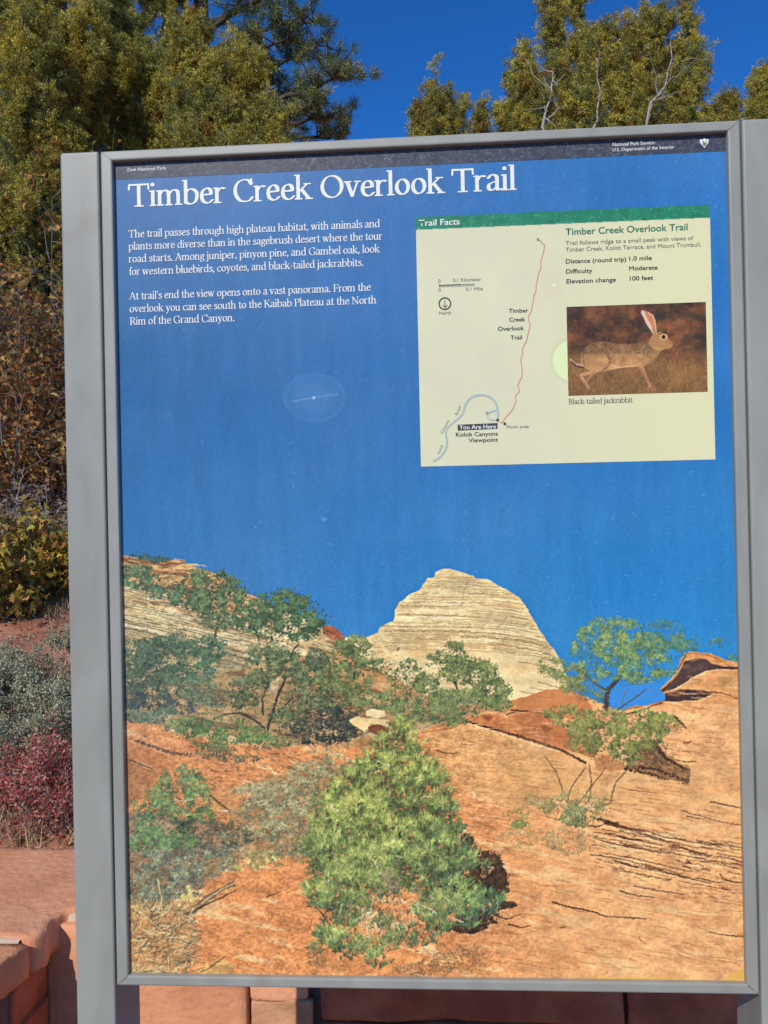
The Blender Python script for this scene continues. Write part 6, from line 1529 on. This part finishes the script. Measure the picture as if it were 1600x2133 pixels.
SAGE = [(.40, .42, .25), (.31, .34, .21), (.50, .50, .32), (.25, .27, .16), (.48, .40, .24)]
sg = 'sage bushes on the slope'
for px, D, sp, h, ns, lab in ((12, 3.25, .13, .20, 22, 'grey green sage bush at the left edge below the bare soil'), (105, 3.05, .15, .19, 24, 'grey green sage bush touching the left post above the red shrub'),
                              (40, 2.85, .15, .17, 22, 'low sage bush just above the red leaved shrub'), (128, 3.75, .05, .10, 9, 'tiny pale sage tuft under the yellow oak by the post'), (-70, 3.0, .2, .25, 22, 'sage bush beyond the left edge of the slope')):
    scrub('sage_bush', ground_at(px, D), sp * 1.15, h * 1.25, int(ns * .8), small_leaves(SAGE, .012, 24, .36, .7, .010), lab, 'shrub', sg, twigs, M_sage, .004, 6)
RED = [(.56, .095, .085), (.62, .17, .13), (.40, .075, .075), (.56, .27, .19), (.46, .33, .21)]
scrub('red_leaved_shrub', ground_at(25, 2.55), .19, .25, 22, small_leaves(RED, .0125, 12, .45, .3, .016), 'crimson leaved low shrub behind the wall at the left edge', 'shrub', 'red shrubs above the wall', twigs, M_leaf, .0035, 6)
scrub('red_leaved_shrub', ground_at(120, 2.5), .18, .23, 20, small_leaves(RED, .0125, 12, .45, .3, .016), 'crimson leaved low shrub behind the wall next to the left post', 'shrub', 'red shrubs above the wall', twigs, M_leaf, .0035, 6)

# dry grass between the shrubs
gb = MB()
for _ in range(150):
    D = 2.35 + 2.6 * HR.random() ** 1.3; p = at(HR.uniform(-140, 190), 1066, D); m = HR.integers(8, 26)
    P = np.stack([p.x + HR.normal(0, .025, m), p.y + HR.normal(0, .025, m), np.zeros(m)], 1); P[:, 2] = bank_z(P[:, 0], P[:, 1]) - .005
    add_leaves(gb, P, HR.normal(0, .45, (m, 3)) + np.array([0, 0, .9]), HR.uniform(.05, .15, m), .0035, np.clip(np.array([(.52, .40, .22), (.40, .28, .15), (.60, .47, .28), (.30, .22, .12)])[HR.integers(0, 4, m)], 0, 1), 'tri')
tag(gb.build('dry_grass', M_sage), 'thin straw coloured grass between the low shrubs', 'grass', kind='stuff')
# leaf litter, grit and dry grass on the bank
lb = MB(); n = 15000
X = HR.uniform(-4.2, .4, n); Y = 1.03 + 5.5 * HR.random(n) ** 1.2; Zs = bank_z(X, Y)
add_leaves(lb, np.stack([X, Y, Zs + .008], 1), HR.normal(0, 1, (n, 3)) * np.array([1, 1, .25]), HR.uniform(.012, .045, n), HR.uniform(.008, .022, n), np.clip(np.array([(.34, .18, .10), (.24, .12, .06), (.42, .28, .18), (.18, .10, .06), (.38, .14, .05)])[HR.integers(0, 5, n)] * (1 + HR.normal(0, .2, (n, 1))), .02, .8), 'diamond', .15)
tag(lb.build('leaf_litter', M_leaf), 'fallen dry leaves scattered over the red soil', 'leaf litter', kind='stuff')
pb = MB(); n = 2600
X = HR.uniform(-3.4, .2, n); Y = 1.03 + 3.6 * HR.random(n); Zs = bank_z(X, Y)
ico = np.array([(0, 0, 1), (.9, 0, .4), (.28, .85, .4), (-.72, .53, .4), (-.72, -.53, .4), (.28, -.85, .4)]); fi = np.array([(0, 1, 2), (0, 2, 3), (0, 3, 4), (0, 4, 5), (0, 5, 1)])
r = HR.uniform(.003, .011, (n, 1, 1)) * (1 + 1.6 * (HR.random((n, 1, 1)) < .06))
V = np.stack([X, Y, Zs - .001], 1)[:, None] + (ico[None] * np.array([1.2, 1, .8]) + HR.normal(0, .18, (n, 6, 3))) * r
pb.add(V.reshape(-1, 3), (np.arange(n)[:, None, None] * 6 + fi[None]).reshape(-1, 3), np.repeat(np.clip(np.array([(.36, .17, .10), (.46, .28, .19), (.27, .11, .06), (.5, .36, .27)])[HR.integers(0, 4, n)], 0, 1), 6, 0))
tag(pb.build('gravel', tinted('grit', 1, .9, .15, .2, 20)), 'small reddish stones and grit on the bare slope', 'gravel', kind='stuff')
